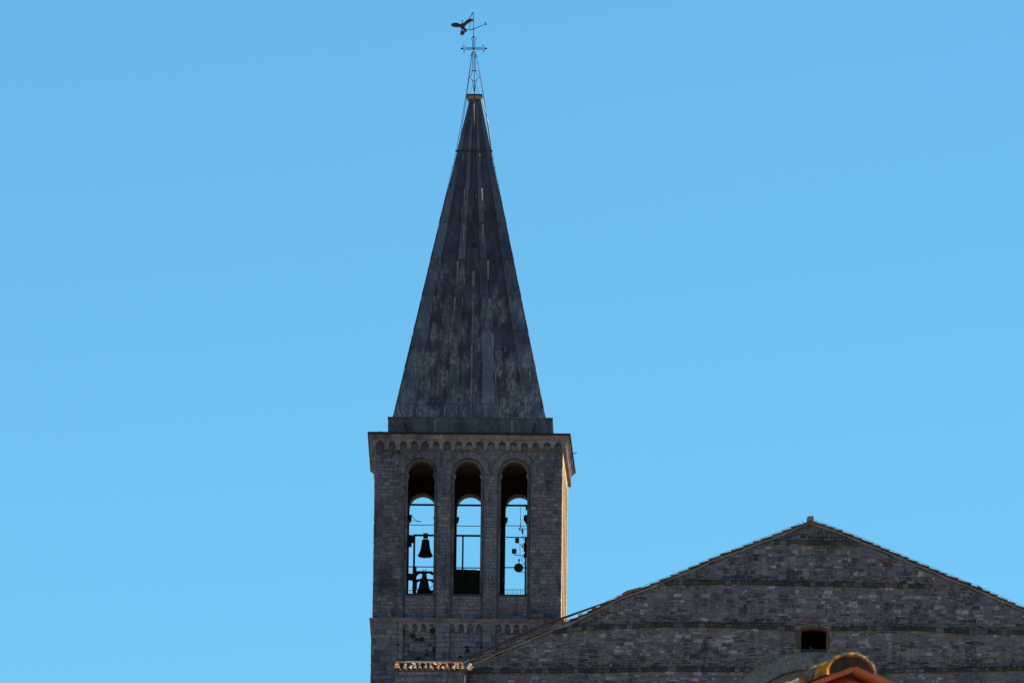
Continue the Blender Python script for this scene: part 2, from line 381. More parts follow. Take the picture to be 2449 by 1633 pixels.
# side walls (blind) and back wall with openings
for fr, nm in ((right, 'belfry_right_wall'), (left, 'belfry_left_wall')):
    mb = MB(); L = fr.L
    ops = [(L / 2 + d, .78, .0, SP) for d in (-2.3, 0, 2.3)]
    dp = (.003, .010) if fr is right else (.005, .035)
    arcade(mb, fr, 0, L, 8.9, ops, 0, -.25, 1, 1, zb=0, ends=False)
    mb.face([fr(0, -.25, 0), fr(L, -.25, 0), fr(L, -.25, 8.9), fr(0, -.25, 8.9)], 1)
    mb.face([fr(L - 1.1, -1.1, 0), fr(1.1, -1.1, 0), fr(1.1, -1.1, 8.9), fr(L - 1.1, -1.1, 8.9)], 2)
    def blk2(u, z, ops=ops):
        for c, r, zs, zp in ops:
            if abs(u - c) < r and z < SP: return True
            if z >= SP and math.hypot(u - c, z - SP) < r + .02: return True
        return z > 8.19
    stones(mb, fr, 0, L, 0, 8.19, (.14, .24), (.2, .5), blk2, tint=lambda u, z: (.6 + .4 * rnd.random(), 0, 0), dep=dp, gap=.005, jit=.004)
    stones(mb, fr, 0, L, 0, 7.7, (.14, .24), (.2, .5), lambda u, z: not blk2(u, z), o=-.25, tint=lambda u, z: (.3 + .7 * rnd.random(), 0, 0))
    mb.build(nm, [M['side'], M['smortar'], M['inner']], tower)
mb = MB(); LB = back.L
BC = [(-2.415, .645), (-.09, .645), (2.29, .65)]
xb = lambda x: 4.66 - x
arcade(mb, back, 0, LB, 8.9, [(xb(c), r, 2.1, 6.95) for c, r in BC][::-1], 0, -1.1, 1, 2, zb=0, ends=False)
stones(mb, back, 0, LB, 0, 8.19, (.2, .35), (.3, .7), lambda u, z: any((abs(u - xb(c)) < r and 2.1 < z < 6.95) or (z >= 6.95 and math.hypot(u - xb(c), z - 6.95) < r + .02) for c, r in BC))
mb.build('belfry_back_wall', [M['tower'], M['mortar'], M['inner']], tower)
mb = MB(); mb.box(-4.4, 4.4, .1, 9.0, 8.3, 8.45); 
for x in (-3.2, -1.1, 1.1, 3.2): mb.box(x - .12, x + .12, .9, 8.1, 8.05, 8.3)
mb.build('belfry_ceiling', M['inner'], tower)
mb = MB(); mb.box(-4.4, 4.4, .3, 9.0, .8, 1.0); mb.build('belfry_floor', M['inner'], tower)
# parapet panels below the openings
for (c, r) in OC:
    mb = MB(); mb.box(c - r + .001, c + r - .001, .13, .26, 0, 1.19, 1)
    stones(mb, Frame((c - r, .13), (c + r, .13)), 0.07, 2 * r - .07, 0, 1.14, (.14, .26), (.18, .55),
           tint=lambda u, z: (.2 + .6 * rnd.random(), .45 if rnd.random() < .06 else 0, .55 * rnd.random() if z < .3 else .1), rub=.2)
    mb.build('parapet_panel', [M['lower'], M['mortar']], tower)
    mb = MB(); mb.box(c - .70, c + .70, .06, .5, 1.19, 1.235, 0, (.1, 0, .4)); mb.build('sill', [M['ledge']], tower)
# imposts at the springing of the inner order, front and back
for (c, r) in IC:
    for s in (-1, 1):
        mb = MB(); x0, x1 = sorted((c + s * r, c + s * (r - .07))); zz = SP - .12 + rnd.uniform(-.04, .02)
        mb.hexa([(x0 if s < 0 else x0 + .05, .26, zz), (x1 if s > 0 else x1 - .05, .26, zz), (x1 if s > 0 else x1 - .05, 1.05, zz), (x0 if s < 0 else x0 + .05, 1.05, zz)],
                [(x0, .26, zz + .13), (x1, .26, zz + .13), (x1, 1.05, zz + .13), (x0, 1.05, zz + .13)], 0, (.8, 0, 0))
        mb.build('impost', [M['trim']], tower)
for (c, r) in BC:
    for s in (-1, 1):
        mb = MB(); x0, x1 = sorted((c + s * r, c + s * (r - .11)))
        mb.hexa([(x0 if s < 0 else x0 + .07, 8.1, 6.28), (x1 if s > 0 else x1 - .07, 8.1, 6.28), (x1 if s > 0 else x1 - .07, 9.0, 6.28), (x0 if s < 0 else x0 + .07, 9.0, 6.28)],
                [(x0, 8.1, 6.46), (x1, 8.1, 6.46), (x1, 9.0, 6.46), (x0, 9.0, 6.46)], 0, (.3, 0, .3))
        mb.build('impost', [M['tower']], tower)
# tie beams and rods across the back openings
for (px0, px1, rows) in ((975, 1044, (1206.4, 1254.6, 1354.6)), (1086, 1155, (1207.5, 1257, 1357)), (1200, 1268, (1208, 1256.6, 1284, 1356.4))):
    for i, yy in enumerate(rows):
        a, b = at(px0, yy, 8.6), at(px1, yy + .5, 8.6); mb = MB()
        if i == 0:
            mb.box(a.x - .1, b.x + .1, 8.55, 8.65, a.z - .042, a.z + .042); mb.build('tie_beam', M['timber'], tower)
        else:
            mb.tube([(a.x - .1, 8.6, a.z), (b.x + .1, 8.6, b.z)], .018 if i == 1 else .026); mb.build('tie_rod', M['iron'], tower)
# ---- corbel table, cornice and string course, on all four sides
cx17 = [(860 + c / 4.3556 - 1122) / 50.0 for c in (213, 337, 455, 568, 683, 797, 914, 1030, 1143, 1256, 1370, 1487, 1604, 1720, 1836, 1955, 2072)]
mb = MB(); A = (rnd.random, )
for k, fr in enumerate(sides):
    L = fr.L; cs = [U(x) for x in cx17] if k == 0 else [.30 + i * (L - .6) / 16 for i in range(17)]
    e = .15 if k in (0, 2) else .0
    ops = [(c, .175 + rnd.uniform(-.018, .018), 8.19, 8.43 + rnd.uniform(-.015, .015)) for c in cs]
    arcade(mb, fr, -e, L + e, 8.72, ops, .15, .012, 0, 0, zb=8.19, profile=lambda r, s: r * 1.1 * math.sqrt(max(0, 1 - s * s)), tint=(.55, 0, 0), ends=True)
    # separate blocks on the arcade face for joints and colour
    for i in range(18):
        a = -e + .006 if i == 0 else (cs[i - 1] + .006); b = L + e - .006 if i == 17 else cs[i] - .006
        mb.face([fr(a, .156, 8.635), fr(b, .156, 8.635), fr(b, .156, 8.718), fr(a, .156, 8.718)], 0, (rnd.random(), 0, .2 * rnd.random()))
        ua = (cs[i - 1] + .185) if i else -e; ub = (cs[i] - .185) if i < 17 else L + e
        mb.face([fr(ua, .157, 8.195), fr(ub, .157, 8.195), fr(ub, .157, 8.33), fr(ua, .157, 8.33)], 0, (rnd.random(), .2 if rnd.random() < .2 else 0, .3 * rnd.random()))
    # shallow corbel noses
    for i in range(17):
        c = cs[i]
        mb.face([fr(c - .17, .02, 8.2 + rnd.uniform(0, .1)), fr(c + .17, .02, 8.2), fr(c + .17, .02, 8.45), fr(c - .17, .02, 8.45)], 0, (rnd.random() * .6, .6 if rnd.random() < .25 else 0, .2 * rnd.random()))
mb.build('corbel_table', [M['trim']], tower)
def ring_profile(mb, prof, seg, tintf, m=0, wob=0):
    """prof: (out, z) list swept round the tower with mitred corners; cut in blocks of length seg"""
    for k, fr in enumerate(sides):
        L = fr.L; u = 0
        ks = [0]
        while ks[-1] < L - seg * .6: ks.append(ks[-1] + seg * rnd.uniform(.7, 1.3))
        ks[-1] = L
        for a, b in zip(ks, ks[1:]):
            t = tintf(); dz = rnd.uniform(-wob, wob)
            for (o0, z0), (o1, z1) in zip(prof, prof[1:]):
                A_ = lambda o: a - o if a == 0 else a + .004
                B_ = lambda o: b + o if b == L else b - .004
                mb.face([fr(A_(o0), o0, z0 + dz), fr(B_(o0), o0, z0 + dz), fr(B_(o1), o1, z1 + dz), fr(A_(o1), o1, z1 + dz)], m, t)
mb = MB(); ring_profile(mb, [(.10, 8.70), (.19, 8.72), (.20, 8.76), (.235, 8.79), (.30, 8.88), (.31, 8.91), (0, 8.915)], .62, lambda: (rnd.random(), 0, .25 * rnd.random()))
mb.build('cornice_moulding', [M['trim']], tower)
def plan_slab(mb, o, z0, z1, m=0, t=(.5, 0, 0)):
    c = [(FL[0] - o, FL[1] - o), (FR_[0] + o, FR_[1] - o), (BR[0] + o, BR[1] + o), (BL[0] - o, BL[1] + o)]
    mb.hexa([(x, y, z0) for x, y in c], [(x, y, z1) for x, y in c], m, t)
mb = MB(); plan_slab(mb, .37, 8.912, 8.99, 0); plan_slab(mb, .33, 8.992, 9.02, 0)
for i in range(24):
    u = rnd.uniform(0, 9); fr = front; mb.hexa([fr(u, .30, 8.99), fr(u + .4, .30, 8.99), fr(u + .4, .1, 8.99), fr(u, .1, 8.99)], [fr(u, .31, 9.0 + rnd.uniform(.01, .04)), fr(u + .4, .31, 9.0 + rnd.uniform(.01, .04)), fr(u + .4, .1, 9.05), fr(u, .1, 9.05)])
mb.build('cornice_slab', [plain('cornice_lead_edge', (.022, .017, .02), (.012, .01, .013), 5)], tower)
# small hook on the right edge of the cornice and a stub on top
mb = MB(); p = at(1371, 1085, 4.5); mb.tube([p, p + Vector((.10, 0, .06)), p + Vector((.2, 0, .07))], .02)
mb.build('iron_hook', M['iron'], tower)
mb = MB(); p = at(964, 1036, .2); mb.tube([p, p + Vector((.03, 0, .12)), p + Vector((.13, 0, .14))], .018); mb.build('iron_hook', M['rail'], tower)
mb = MB(); ring_profile(mb, [(.0, -.19), (.05, -.175), (.06, -.15), (.12, -.10), (.13, -.07), (.155, -.055), (.16, -.002), (0, .012)], .8, lambda: (.3 + .6 * rnd.random(), 0, .2 * rnd.random()), wob=.01)
mb.build('string_course', [M['trim']], tower)
# ---- lower stage
mb = MB()
for k, fr in enumerate(sides):
    e = -.12 if k == 0 else -.05; mb.face([fr(0, e, TZ), fr(fr.L, e, TZ), fr(fr.L, e, -.18), fr(0, e, -.18)], 1)
pil = [(-4.5, -3.32), (-3.04, -3.04)]
def lo_tint(u, z):
    d = .25 * rnd.random() if rnd.random() < .3 else 0
    if z < -1.2 and u < 2.5: d += .3 * rnd.random()
    return (rnd.random(), .6 if rnd.random() < .015 else 0, d)
mb.box(-4.5, -3.32, -.045, .17, TZ, -.181, 1); mb.box(-4.55, -4.5, -.045, 9.1, TZ, -.181, 1)
mb.box(-3.32, -3.04, .0, .17, TZ, -.181, 1)
for a, b in ((-1.48, -.82), (.75, 1.39), (2.95, 4.52)): mb.box(a, b, -.045, .17, TZ, -.181, 1)
mb.box(4.52, 4.6, -.045, 9.1, TZ, -.181, 1)
FP = Frame((-4.5, -.045), (4.5, -.045))
for a, b in ((-4.55, -3.32), (-1.48, -.82), (.75, 1.39), (2.95, 4.52)): stones(mb, FP, U(a), U(b), -7.5, -.185, (.2, .33), (.25, .7), tint=lo_tint, gap=.008, dep=(.002, .02))
stones(mb, Frame((-4.5, 0), (4.5, 0)), U(-3.32), U(-3.04), -7.5, -.185, (.2, .33), (.25, .7), tint=lo_tint, gap=.008, dep=(.002, .01))
for a, b in ((-3.04, -1.48), (-.82, .75), (1.39, 2.95)): stones(mb, Frame((-4.5, .12), (4.5, .12)), U(a), U(b), -7.5, -.2, (.16, .30), (.2, .6), tint=lo_tint, gap=.009, rub=.12)
LF = Frame((-4.55, 9.1), (-4.55, -.04))
stones(mb, LF, 0, LF.L, -7.5, -.185, (.2, .3), (.3, .7), tint=lo_tint)
mb.build('lower_stage_wall', [M['lower'], M['mortar']], tower)
for cs in ((-2.91, -2.49, -2.06, -1.635), (-.70, -.27, .16, .575), (1.52, 1.945, 2.37, 2.80)):
    mb = MB(); a, b = cs[0] - .14, cs[-1] + .15
    arcade(mb, FP, U(a) if 0 else U(a), U(b), -.182, [(U(c), .136, -.66, -.44) for c in cs], .0, -.155, 0, 0, zb=-.66, profile=pointed(.215), tint=(.75, 0, 0))
    for i, c in enumerate(cs[:-1]):
        m_ = (c + cs[i + 1]) / 2
        mb.face([FP(U(m_) - .07, .004, -.655), FP(U(m_) + .07, .004, -.655), FP(U(m_) + .07, .004, -.52), FP(U(m_) - .07, .004, -.52)], 0, (rnd.random(), 0, 0))
    for c in cs:
        mb.face([FP(U(c) - .13, -.150, -.66 + .1 * rnd.random()), FP(U(c) + .13, -.150, -.6), FP(U(c) + .13, -.150, -.42), FP(U(c) - .13, -.150, -.42)], 0, (rnd.random() * .5, 0, .2))
    mb.build('blind_arcade', [M['trim']], tower)
# ---- spire base
SX, SY = 0.02, 4.57
mb = MB(); hb = 3.94
mb.box(SX - hb, SX + hb, SY - hb, SY + hb, 9.0, 9.90)
for k in range(4):
    for i in range(-4, 5):
        u = i * .86 + rnd.uniform(-.05, .05); a = R_(90 * k)
        f = lambda x, o, z: (SX + math.cos(a) * x - math.sin(a) * (-(hb + o)), SY + math.sin(a) * x + math.cos(a) * (-(hb + o)), z)
        f = lambda x, o, z: (SX + math.cos(a) * x + math.sin(a) * (hb + o), SY + math.sin(a) * x - math.cos(a) * (hb + o), z)
        mb.hexa([f(u - .02, 0, 9.02), f(u + .02, 0, 9.02), f(u + .02, .02, 9.02), f(u - .02, .02, 9.02)], [f(u - .02, 0, 9.88), f(u + .02, 0, 9.88), f(u + .02, .02, 9.88), f(u - .02, .02, 9.88)], 0, (.9, 0, 0))
mb.box(SX - hb - .03, SX + hb + .03, SY - hb - .03, SY + hb + .03, 9.90, 9.935, 0, (.2, 0, 0))
mb.box(SX - hb - .04, SX - hb, SY - 3.2, SY + 3.2, 9.0, 9.3)
mb.build('spire_base', [M['leadbase']], tower)
mb = MB(); mb.box(SX + 1.3, SX + hb + .04, SY - hb - .04, SY - hb + .5, 9.936, 9.956); mb.build('lead_coping', M['mband'], tower)
for px0, px1 in ((966, 977), (1281, 1276)):
    mb = MB(); mb.tube([at(px0, 1012, .6), at(px1, 1036, .5)], .035); mb.build('strut', M['iron'], tower)
def pstreak(mb, pts, wd, off_fn):                    # tapered pale run below a lap
    for (a, b), (w0, w1) in zip(zip(pts, pts[1:]), zip(wd, wd[1:])):
        mb.face([off_fn(b[0] - w1, b[1]), off_fn(b[0] + w1, b[1]), off_fn(a[0] + w0, a[1]), off_fn(a[0] - w0, a[1])])
for px, wd in ((1039.5, 3.2), (1125, 1.4), (1224.5, 3.0)):
    fn = lambda x, y: tuple(at(x, y, SY - hb - .006))
    mb = MB(); pstreak(mb, [(px, 1004), (px + .3, 1018), (px, 1035)], [wd, wd * 1.05, wd * .9], fn); mb.build('pale_patch', M['streak'], tower)
# ---- spire
CX = -.03; SB, ST = 9.93, 26.45                      # four-sided pyramid
hw = lambda z: 3.616 - .2044 * (z - 9.991)
SQ = [(1, -1), (1, 1), (-1, 1), (-1, -1)]
def on_front(px, py):
    Y = 3.0
    for _ in range(8): Y = SY - hw(at(px, py, Y).z)
    return at(px, py, Y)
laps = [ST] + [on_front(1130, r_).z for r_ in (361, 447, 532, 620, 706, 789, 879, 966)] + [SB]
def fpt(k, u, wd, o, z):                             # face k, u in -1..1 across, o outwards
    x, y = u * wd, -(wd + o); a = k * math.pi / 2
    return (CX + x * math.cos(a) - y * math.sin(a), SY + x * math.sin(a) + y * math.cos(a), z)
mb = MB()
for li, (zt, zb) in enumerate(zip(laps, laps[1:])):
    zm = (zt + zb) / 2
    for hi, lo in ((zt, zm), (zm, zb)):
        e = .007 if lo != SB else 0
        for k in range(4):
            us = [-1, -.74, -.55, -.36, -.18, 0, .18, .36, .55, .74, 1]
            for a, b in zip(us, us[1:]):
                mb.face([fpt(k, a, hw(lo), e, lo), fpt(k, b, hw(lo), e, lo), fpt(k, b, hw(hi), 0, hi), fpt(k, a, hw(hi), 0, hi)], 0, (.35 + .3 * rnd.random(), 0, 0))
            if e: mb.face([fpt(k, -1, hw(lo), 0, lo), fpt(k, 1, hw(lo), 0, lo), fpt(k, 1, hw(lo), e, lo), fpt(k, -1, hw(lo), e, lo)])
spire = mb.build('spire', [M['lead']], tower)
for k in range(4):
    for (u0, u1) in ((-.355, -.175), (.185, .36), (-1.0, -.76), (.75, 1.0)):
        mb = MB()
        for zt, zb in zip(laps, laps[1:]):
            wa, wb = hw(zt), hw(zb); oa, ob = (.035, .08) if zt < 23 else (.012, .03)
            jt = rnd.uniform(-.012, .012); t = (rnd.random(), 0, 0)
            A, B, C_, D_ = fpt(k, u0 + jt, wb, ob, zb), fpt(k, u1 + jt, wb, ob, zb), fpt(k, u1, wa, oa, zt), fpt(k, u0, wa, oa, zt)
            mb.face([A, B, C_, D_], 0, t); mb.face([fpt(k, u0 + jt, wb, 0, zb), fpt(k, u1 + jt, wb, 0, zb), B, A], 0, t)
            mb.face([fpt(k, u0 + jt, wb, 0, zb), A, D_, fpt(k, u0, wa, 0, zt)], 0, t); mb.face([B, fpt(k, u1 + jt, wb, 0, zb), fpt(k, u1, wa, 0, zt), C_], 0, t)
        mb.build('lead_rib', [M['leadrib']], spire)
def sp_pt(px, py, off=.012):                        # photograph point -> spire surface
    Y = 2.0
    for _ in range(8):
        p = at(px, py, Y); w_ = max(hw(p.z), .2); u = abs((p.x - CX) / w_)
        Y = SY - w_ - off - (.082 if (.16 < u < .38 or .73 < u) else .024)
    return tuple(at(px, py, Y))
c3 = lambda x, y: (900 + x / 4.126, 680 + y / 4.126)
c2 = lambda x, y: (930 + x / 3.015, 200 + y / 3.015)
mb = MB()
S3 = [(955, 0, 955, 300, 9), (950, 300, 945, 600, 7), (942, 600, 940, 920, 9), (940, 930, 932, 1310, 8), (775, 130, 770, 250, 9), (770, 250, 745, 430, 3), (852, 140, 852, 220, 5), (1055, 140, 1052, 330, 5),
      (1118, 140, 1120, 250, 14), (1120, 250, 1145, 440, 8), (735, 480, 728, 590, 11), (1145, 485, 1148, 700, 14), (1148, 700, 1150, 870, 9), (574, 115, 572, 240, 5), (1321, 125, 1322, 240, 6), (505, 470, 505, 520, 5),
      (1060, 480, 1062, 620, 5), (700, 850, 690, 1000, 8), (810, 840, 806, 980, 6), (1068, 845, 1068, 980, 7), (1178, 845, 1175, 1010, 9), (1415, 830, 1420, 900, 5), (1518, 850, 1520, 990, 11), (445, 840, 440, 960, 6),
      (605, 975, 600, 1110, 8), (1306, 975, 1306, 1060, 8), (676, 1200, 672, 1300, 9), (790, 1200, 792, 1300, 7), (1080, 1205, 1078, 1310, 9), (1192, 1205, 1192, 1310, 8), (1480, 1205, 1484, 1310, 7), (255, 1180, 250, 1290, 8), (350, 840, 348, 930, 6), (1273, 630, 1270, 670, 5)]
S2 = [(535, 520, 530, 570, 4), (658, 505, 656, 590, 4), (545, 765, 545, 900, 5), (675, 755, 678, 900, 7), (541, 1025, 539, 1155, 6), (677, 1015, 678, 1165, 7), (497, 1280, 495, 1400, 8), (714, 1275, 716, 1420, 9), (610, 1350, 608, 1568, 10),
      (545, 1395, 540, 1470, 5), (612, 120, 612, 330, 2.2), (853, 1275, 855, 1330, 4), (524, 895, 522, 960, 3), (690, 860, 692, 920, 4), (368, 1265, 366, 1310, 4), (632, 800, 632, 840, 3)]
for S, cc, sc in ((S3, c3, 4.126), (S2, c2, 3.015)):
    for x0, y0, x1, y1, wd in S:
        n = 5; mb = MB()
        for i in range(n):
            t0, t1 = i / n, (i + 1) / n; f0, f1 = (1 - t0 ** 2 * .75), (1 - t1 ** 2 * .75)
            j0 = (x0 + (x1 - x0) * t0, y0 + (y1 - y0) * t0); j1 = (x0 + (x1 - x0) * t1, y0 + (y1 - y0) * t1)
            mb.face([sp_pt(*cc(j1[0] - wd * f1, j1[1])), sp_pt(*cc(j1[0] + wd * f1, j1[1])), sp_pt(*cc(j0[0] + wd * f0, j0[1])), sp_pt(*cc(j0[0] - wd * f0, j0[1]))])
        mb.build('pale_lead_run', M['streak'], spire)
#                                             standing seams on every face
for k in range(4):
    mb = MB(); mb.tube([fpt(k, 0, hw(SB), .03, SB), fpt(k, 0, hw(ST), .01, ST)], .03, 5); mb.build('standing_seam', [M['lead']], spire)
    for u in (-.55, .55):
        mb = MB(); mb.tube([fpt(k, u, hw(SB), .015, SB), fpt(k, u, hw(18.5), .008, 18.5)], .022, 4); mb.build('standing_seam', [M['lead']], spire)
a, b = sp_pt(1128, 592, .03), sp_pt(1137.6, 580, .03)
mb = MB(); mb.box(a[0], b[0], a[1], a[1] + .08, a[2], b[2]); vent = mb.build('vent_hole', M['dark'], spire)
mb = MB(); mb.box(a[0] - .03, b[0] + .03, a[1] - .02, a[1] + .1, b[2], b[2] + .03); mb.build('vent_hood', [M['leadrib']], spire)
# cap
CY = SY; SX2 = CX; CX = -.07
mb = MB(); mb.lathe((CX, CY, 0), [(.30, 26.40), (.30, 26.46), (.36, 26.47)], 8); mb.box(CX - .33, CX + .33, CY - .33, CY + .33, 26.46, 26.62); mb.build('spire_capstone', M['capstone'], tower)
mb = MB(); mb.box(CX - .40, CX + .40, CY - .40, CY + .40, 26.62, 26.68); mb.lathe((CX, CY, 26.68), [(.28, 0), (.12, .05), (.06, .10)], 12); mb.build('cap_slab', M['iron'], tower)
# guy cables down the spire edges with standoffs
CX = SX2
c1 = lambda x, y: (1040 + x / 6.03, y / 6.03)
def edge_cable(sgn, dy):
    e = lambda z, o=.055: Vector((CX + sgn * (hw(z) + o), SY + dy * (hw(z) + o * .3), z))
    return e
for sgn in (-1, 1):
    for dy in (-1, 1):
        e = edge_cable(sgn, dy); mb = MB()
        top = at(*c1(540 if sgn < 0 else 590, 745), SY); mid = Vector((CX + sgn * .42, CY + dy * .42, 26.66)); lat = laps[1]
        mb.tube([top, mid, e(lat + .1, .06)], .014, 5)
        zz = lat
        while zz > 10.2:
            mb.tube([e(zz, .0), e(zz, .08)], .016, 4); mb.tube([e(zz), e(zz - .88 if zz - .88 > 10 else 10)], .010, 4); zz -= .88
        mb.ball(e(lat, .06), .055, 8); mb.build('guy_cable', M['iron'], tower)
mb = MB()
e = edge_cable(1, -1); mb.tube([Vector((CX + .36, SY - .3, 26.45)), e(25.2, .16), e(24.4, .12), e(23.95, .07)], .022, 5)
mb.tube([Vector((CX - .03, SY - .36, 26.7)), Vector((CX - .03, SY - hw(26.2) - .12, 26.2)), Vector((CX, SY - hw(24) - .06, 24)), Vector((CX, SY - hw(20.6) - .06, 20.6))], .016, 5)
mb.build('lightning_cable', M['rail'], tower)
mb = MB()
for z in (laps[1],):
    pts = [(CX + x * (hw(z) + .035), SY + y * (hw(z) + .035), z) for x, y in SQ + SQ[:1]]; mb.tube(pts, .022, 5)
mb.build('iron_collar', M['iron'], tower)

# ================================================================== CROSS AND WEATHERVANE
T = .013
def c1w(pts, dy=0): return [at(*c1(x, y), SY + dy) for x, y in pts]
cross = thing('spire_cross', 'openwork wrought iron cross on top of the spire', 'cross', at(*c1(572, 1365), SY))
mb = MB(); mb.tube(c1w([(573, 1368), (566, 900), (562, 705), (560, 530)]), .018); mb.ball(at(*c1(573, 1305), SY), .05, 8); mb.ball(at(*c1(572, 1182), SY), .03, 8); mb.build('shaft', M['iron'], cross)
for s in (-1, 1):
    X = lambda x, y, s=s: (562 + s * x + (0 if y < 800 else 8 * min(1, (y - 800) / 400)), y)
    mb = MB(); mb.tube(c1w([X(17, 700), X(16, 620), X(17, 590), X(26, 570), X(44, 562), X(24, 556), X(10, 540), X(4, 522)]), T); mb.build('upper_scroll', M['iron'], cross)
    mb = MB()
    mb.tube(c1w([X(0, 704), X(180, 704)]), T)
    for v in (-1, 1):
        mb.tube(c1w([X(14, 704 + v * 14), X(118, 704 + v * 15), X(134, 704 + v * 22), X(140, 704 + v * 42), X(146, 704 + v * 26), X(160, 704 + v * 10), X(178, 704)]), T)
        mb.tube(c1w([X(140, 704 + v * 36), X(141, 704 + v * 64)]), [.03, .006]); 
    mb.tube(c1w([X(160, 704), X(198, 704)]), [.04, .006]); mb.ball(at(*c1(*X(172, 704)), SY), .045, 8, sc=(1.4, 1, 1))
    mb.build('cross_arm', M['iron'], cross)
    mb = MB()
    mb.tube(c1w([X(14, 740), X(20, 900), X(24, 1000), X(34, 1060), X(50, 1105), X(72, 1122), X(50, 1132), X(28, 1170), X(16, 1230), X(8, 1310)]), T)
    mb.tube(c1w([X(60, 1122), X(90, 1124)]), [.025, .006])
    mb.tube(c1w([X(0, 1180), X(50, 1135)]), .008); mb.tube(c1w([X(20, 1235), X(78, 1372)]), .008)
    mb.build('lower_scroll', M['iron'], cross)
mb = MB(); mb.tube(c1w([(528, 1024), (604, 1024)]), .022); mb.build('crossbar', M['iron'], cross)
mb = MB(); mb.ball(at(*c1(561, 706), SY), .055, 8); mb.build('boss', M['iron'], cross)
mb = MB(); mb.tube(c1w([(584, 790), (586, 840)]), .03); mb.build('clamp', M['iron'], cross)
mb = MB(); mb.tube(c1w([(532, 770), (528, 830)]), .022); mb.build('clamp', M['iron'], cross)

c6 = lambda x, y: (1060 + x / 13.07, 20 + y / 13.07)
def w6(pts, Y=SY): return [at(*c6(x, y), Y) for x, y in pts]
vane = thing('weathervane', 'rusty weathervane of a spread-winged eagle turning on the pole above the cross', 'weathervane', at(*c6(951, 890), SY))
mb = MB(); mb.tube(w6([(952, 900), (950, 640), (943, 140)]), .017); mb.tube(w6([(951, 915), (951, 885), (950, 850)]), [.05, .055, .02], 8); mb.ball(w6([(935, 145)])[0], .035, 8)
mb.tube(w6([(940, 142), (910, 165), (885, 215), (830, 335)]), .02); mb.tube(w6([(830, 335), (830, 520), (818, 665)]), .010); mb.build('pole', M['iron'], vane)
outl = [(232, 530), (250, 505), (290, 478), (340, 465), (400, 460), (450, 468), (490, 487), (530, 503), (545, 492), (562, 495), (578, 490), (582, 430), (578, 385), (592, 366), (606, 378), (616, 392), (626, 412), (610, 402), (604, 408), (600, 425), (606, 455), (618, 478), (640, 470), (680, 432), (730, 385), (775, 350), (830, 335), (880, 342), (925, 358), (948, 378), (946, 400), (920, 408), (900, 405), (875, 422), (850, 432), (825, 452), (800, 464), (770, 482), (745, 495), (715, 530), (690, 555), (672, 585), (680, 610), (705, 645), (735, 668), (755, 682), (742, 715), (720, 748), (690, 757), (668, 772), (655, 760), (662, 730), (650, 705), (632, 668), (600, 662), (570, 655), (550, 625), (525, 605), (500, 592), (475, 595), (440, 612), (415, 595), (385, 592), (350, 600), (325, 585), (300, 585), (280, 565), (255, 556)]
mb = MB(); pts = [(p.x, p.z) for p in w6(outl)]
ccx, ccz = w6([(620, 590)])[0].x, w6([(620, 590)])[0].z
mb.prism(pts, SY - .03, SY + .03)
mb.build('eagle', [plain('rusted_sheet_iron', (.075, .036, .026), (.03, .018, .02), 9, .75)], vane)
rustm = bpy.data.materials['rusted_sheet_iron']
mb = MB(); body = w6([(600, 500), (610, 560), (635, 620), (680, 690), (715, 720)]); mb.tube(body, [.04, .075, .08, .05, .03], 10); mb.build('eagle_body', rustm, vane, True)
mb = MB(); pts = [(p.x, p.z) for p in w6([(552, 690), (572, 716), (585, 712), (605, 690), (622, 718), (645, 742), (668, 790), (662, 805), (640, 815), (628, 835), (605, 852), (585, 838), (570, 825), (545, 838), (528, 840), (535, 790), (540, 740)])]
mb.prism(pts, SY - .05, SY + .05); mb.tube(w6([(555, 695), (575, 655)]), .012); mb.tube(w6([(608, 692), (605, 660)]), .012); mb.tube(w6([(640, 735), (630, 680)]), .012); mb.build('claw_drape', rustm, vane)
mb = MB(); mb.tube(w6([(750, 686), (830, 668), (885, 680), (950, 652), (1010, 630), (1300, 512)]), [.018, .014, .024, .026, .02, .012]); mb.build('pointer_arm', M['iron'], vane)
mb = MB(); mb.ball(w6([(1332, 505)])[0], .048, 10); mb.tube(w6([(1300, 490), (1300, 440)]), [.018, .006]); mb.tube(w6([(1325, 470), (1325, 425)]), [.014, .005]); mb.build('pointer_tip', rustm, vane)

# ================================================================== BELLS AND THINGS IN THE BELFRY
c5 = lambda x, y: (940 + x / 5.6, 1160 + y / 5.6)
def w5(x, y, Y): return at(*c5(x, y), Y)
YB = 3.4
frame = thing('bell_gantry', 'dark steel gantry of posts and a beam carrying the upper bell', 'gantry', (-.5, YB + .3, 1.0))
a, b = w5(285, 667, YB + .3), w5(1176, 670, YB + .3)
mb = MB(); mb.box(a.x - .04, b.x + .3, YB + .24, YB + .36, a.z - .045, a.z + .035); mb.build('beam', M['iron'], frame)
for x, wd in ((286, .06), (937, .05)):
    p = w5(x, 670, YB + .3); mb = MB(); mb.box(p.x - wd * .8, p.x + wd * .8, YB + .24, YB + .36, 1.0, p.z - .046); mb.build('post', M['iron'], frame)
p = w5(292, 1090, YB + .3); mb = MB(); mb.box(p.x - .10, p.x + .08, YB + .15, YB + .45, 1.0, p.z); mb.build('post_casing', M['iron'], frame)
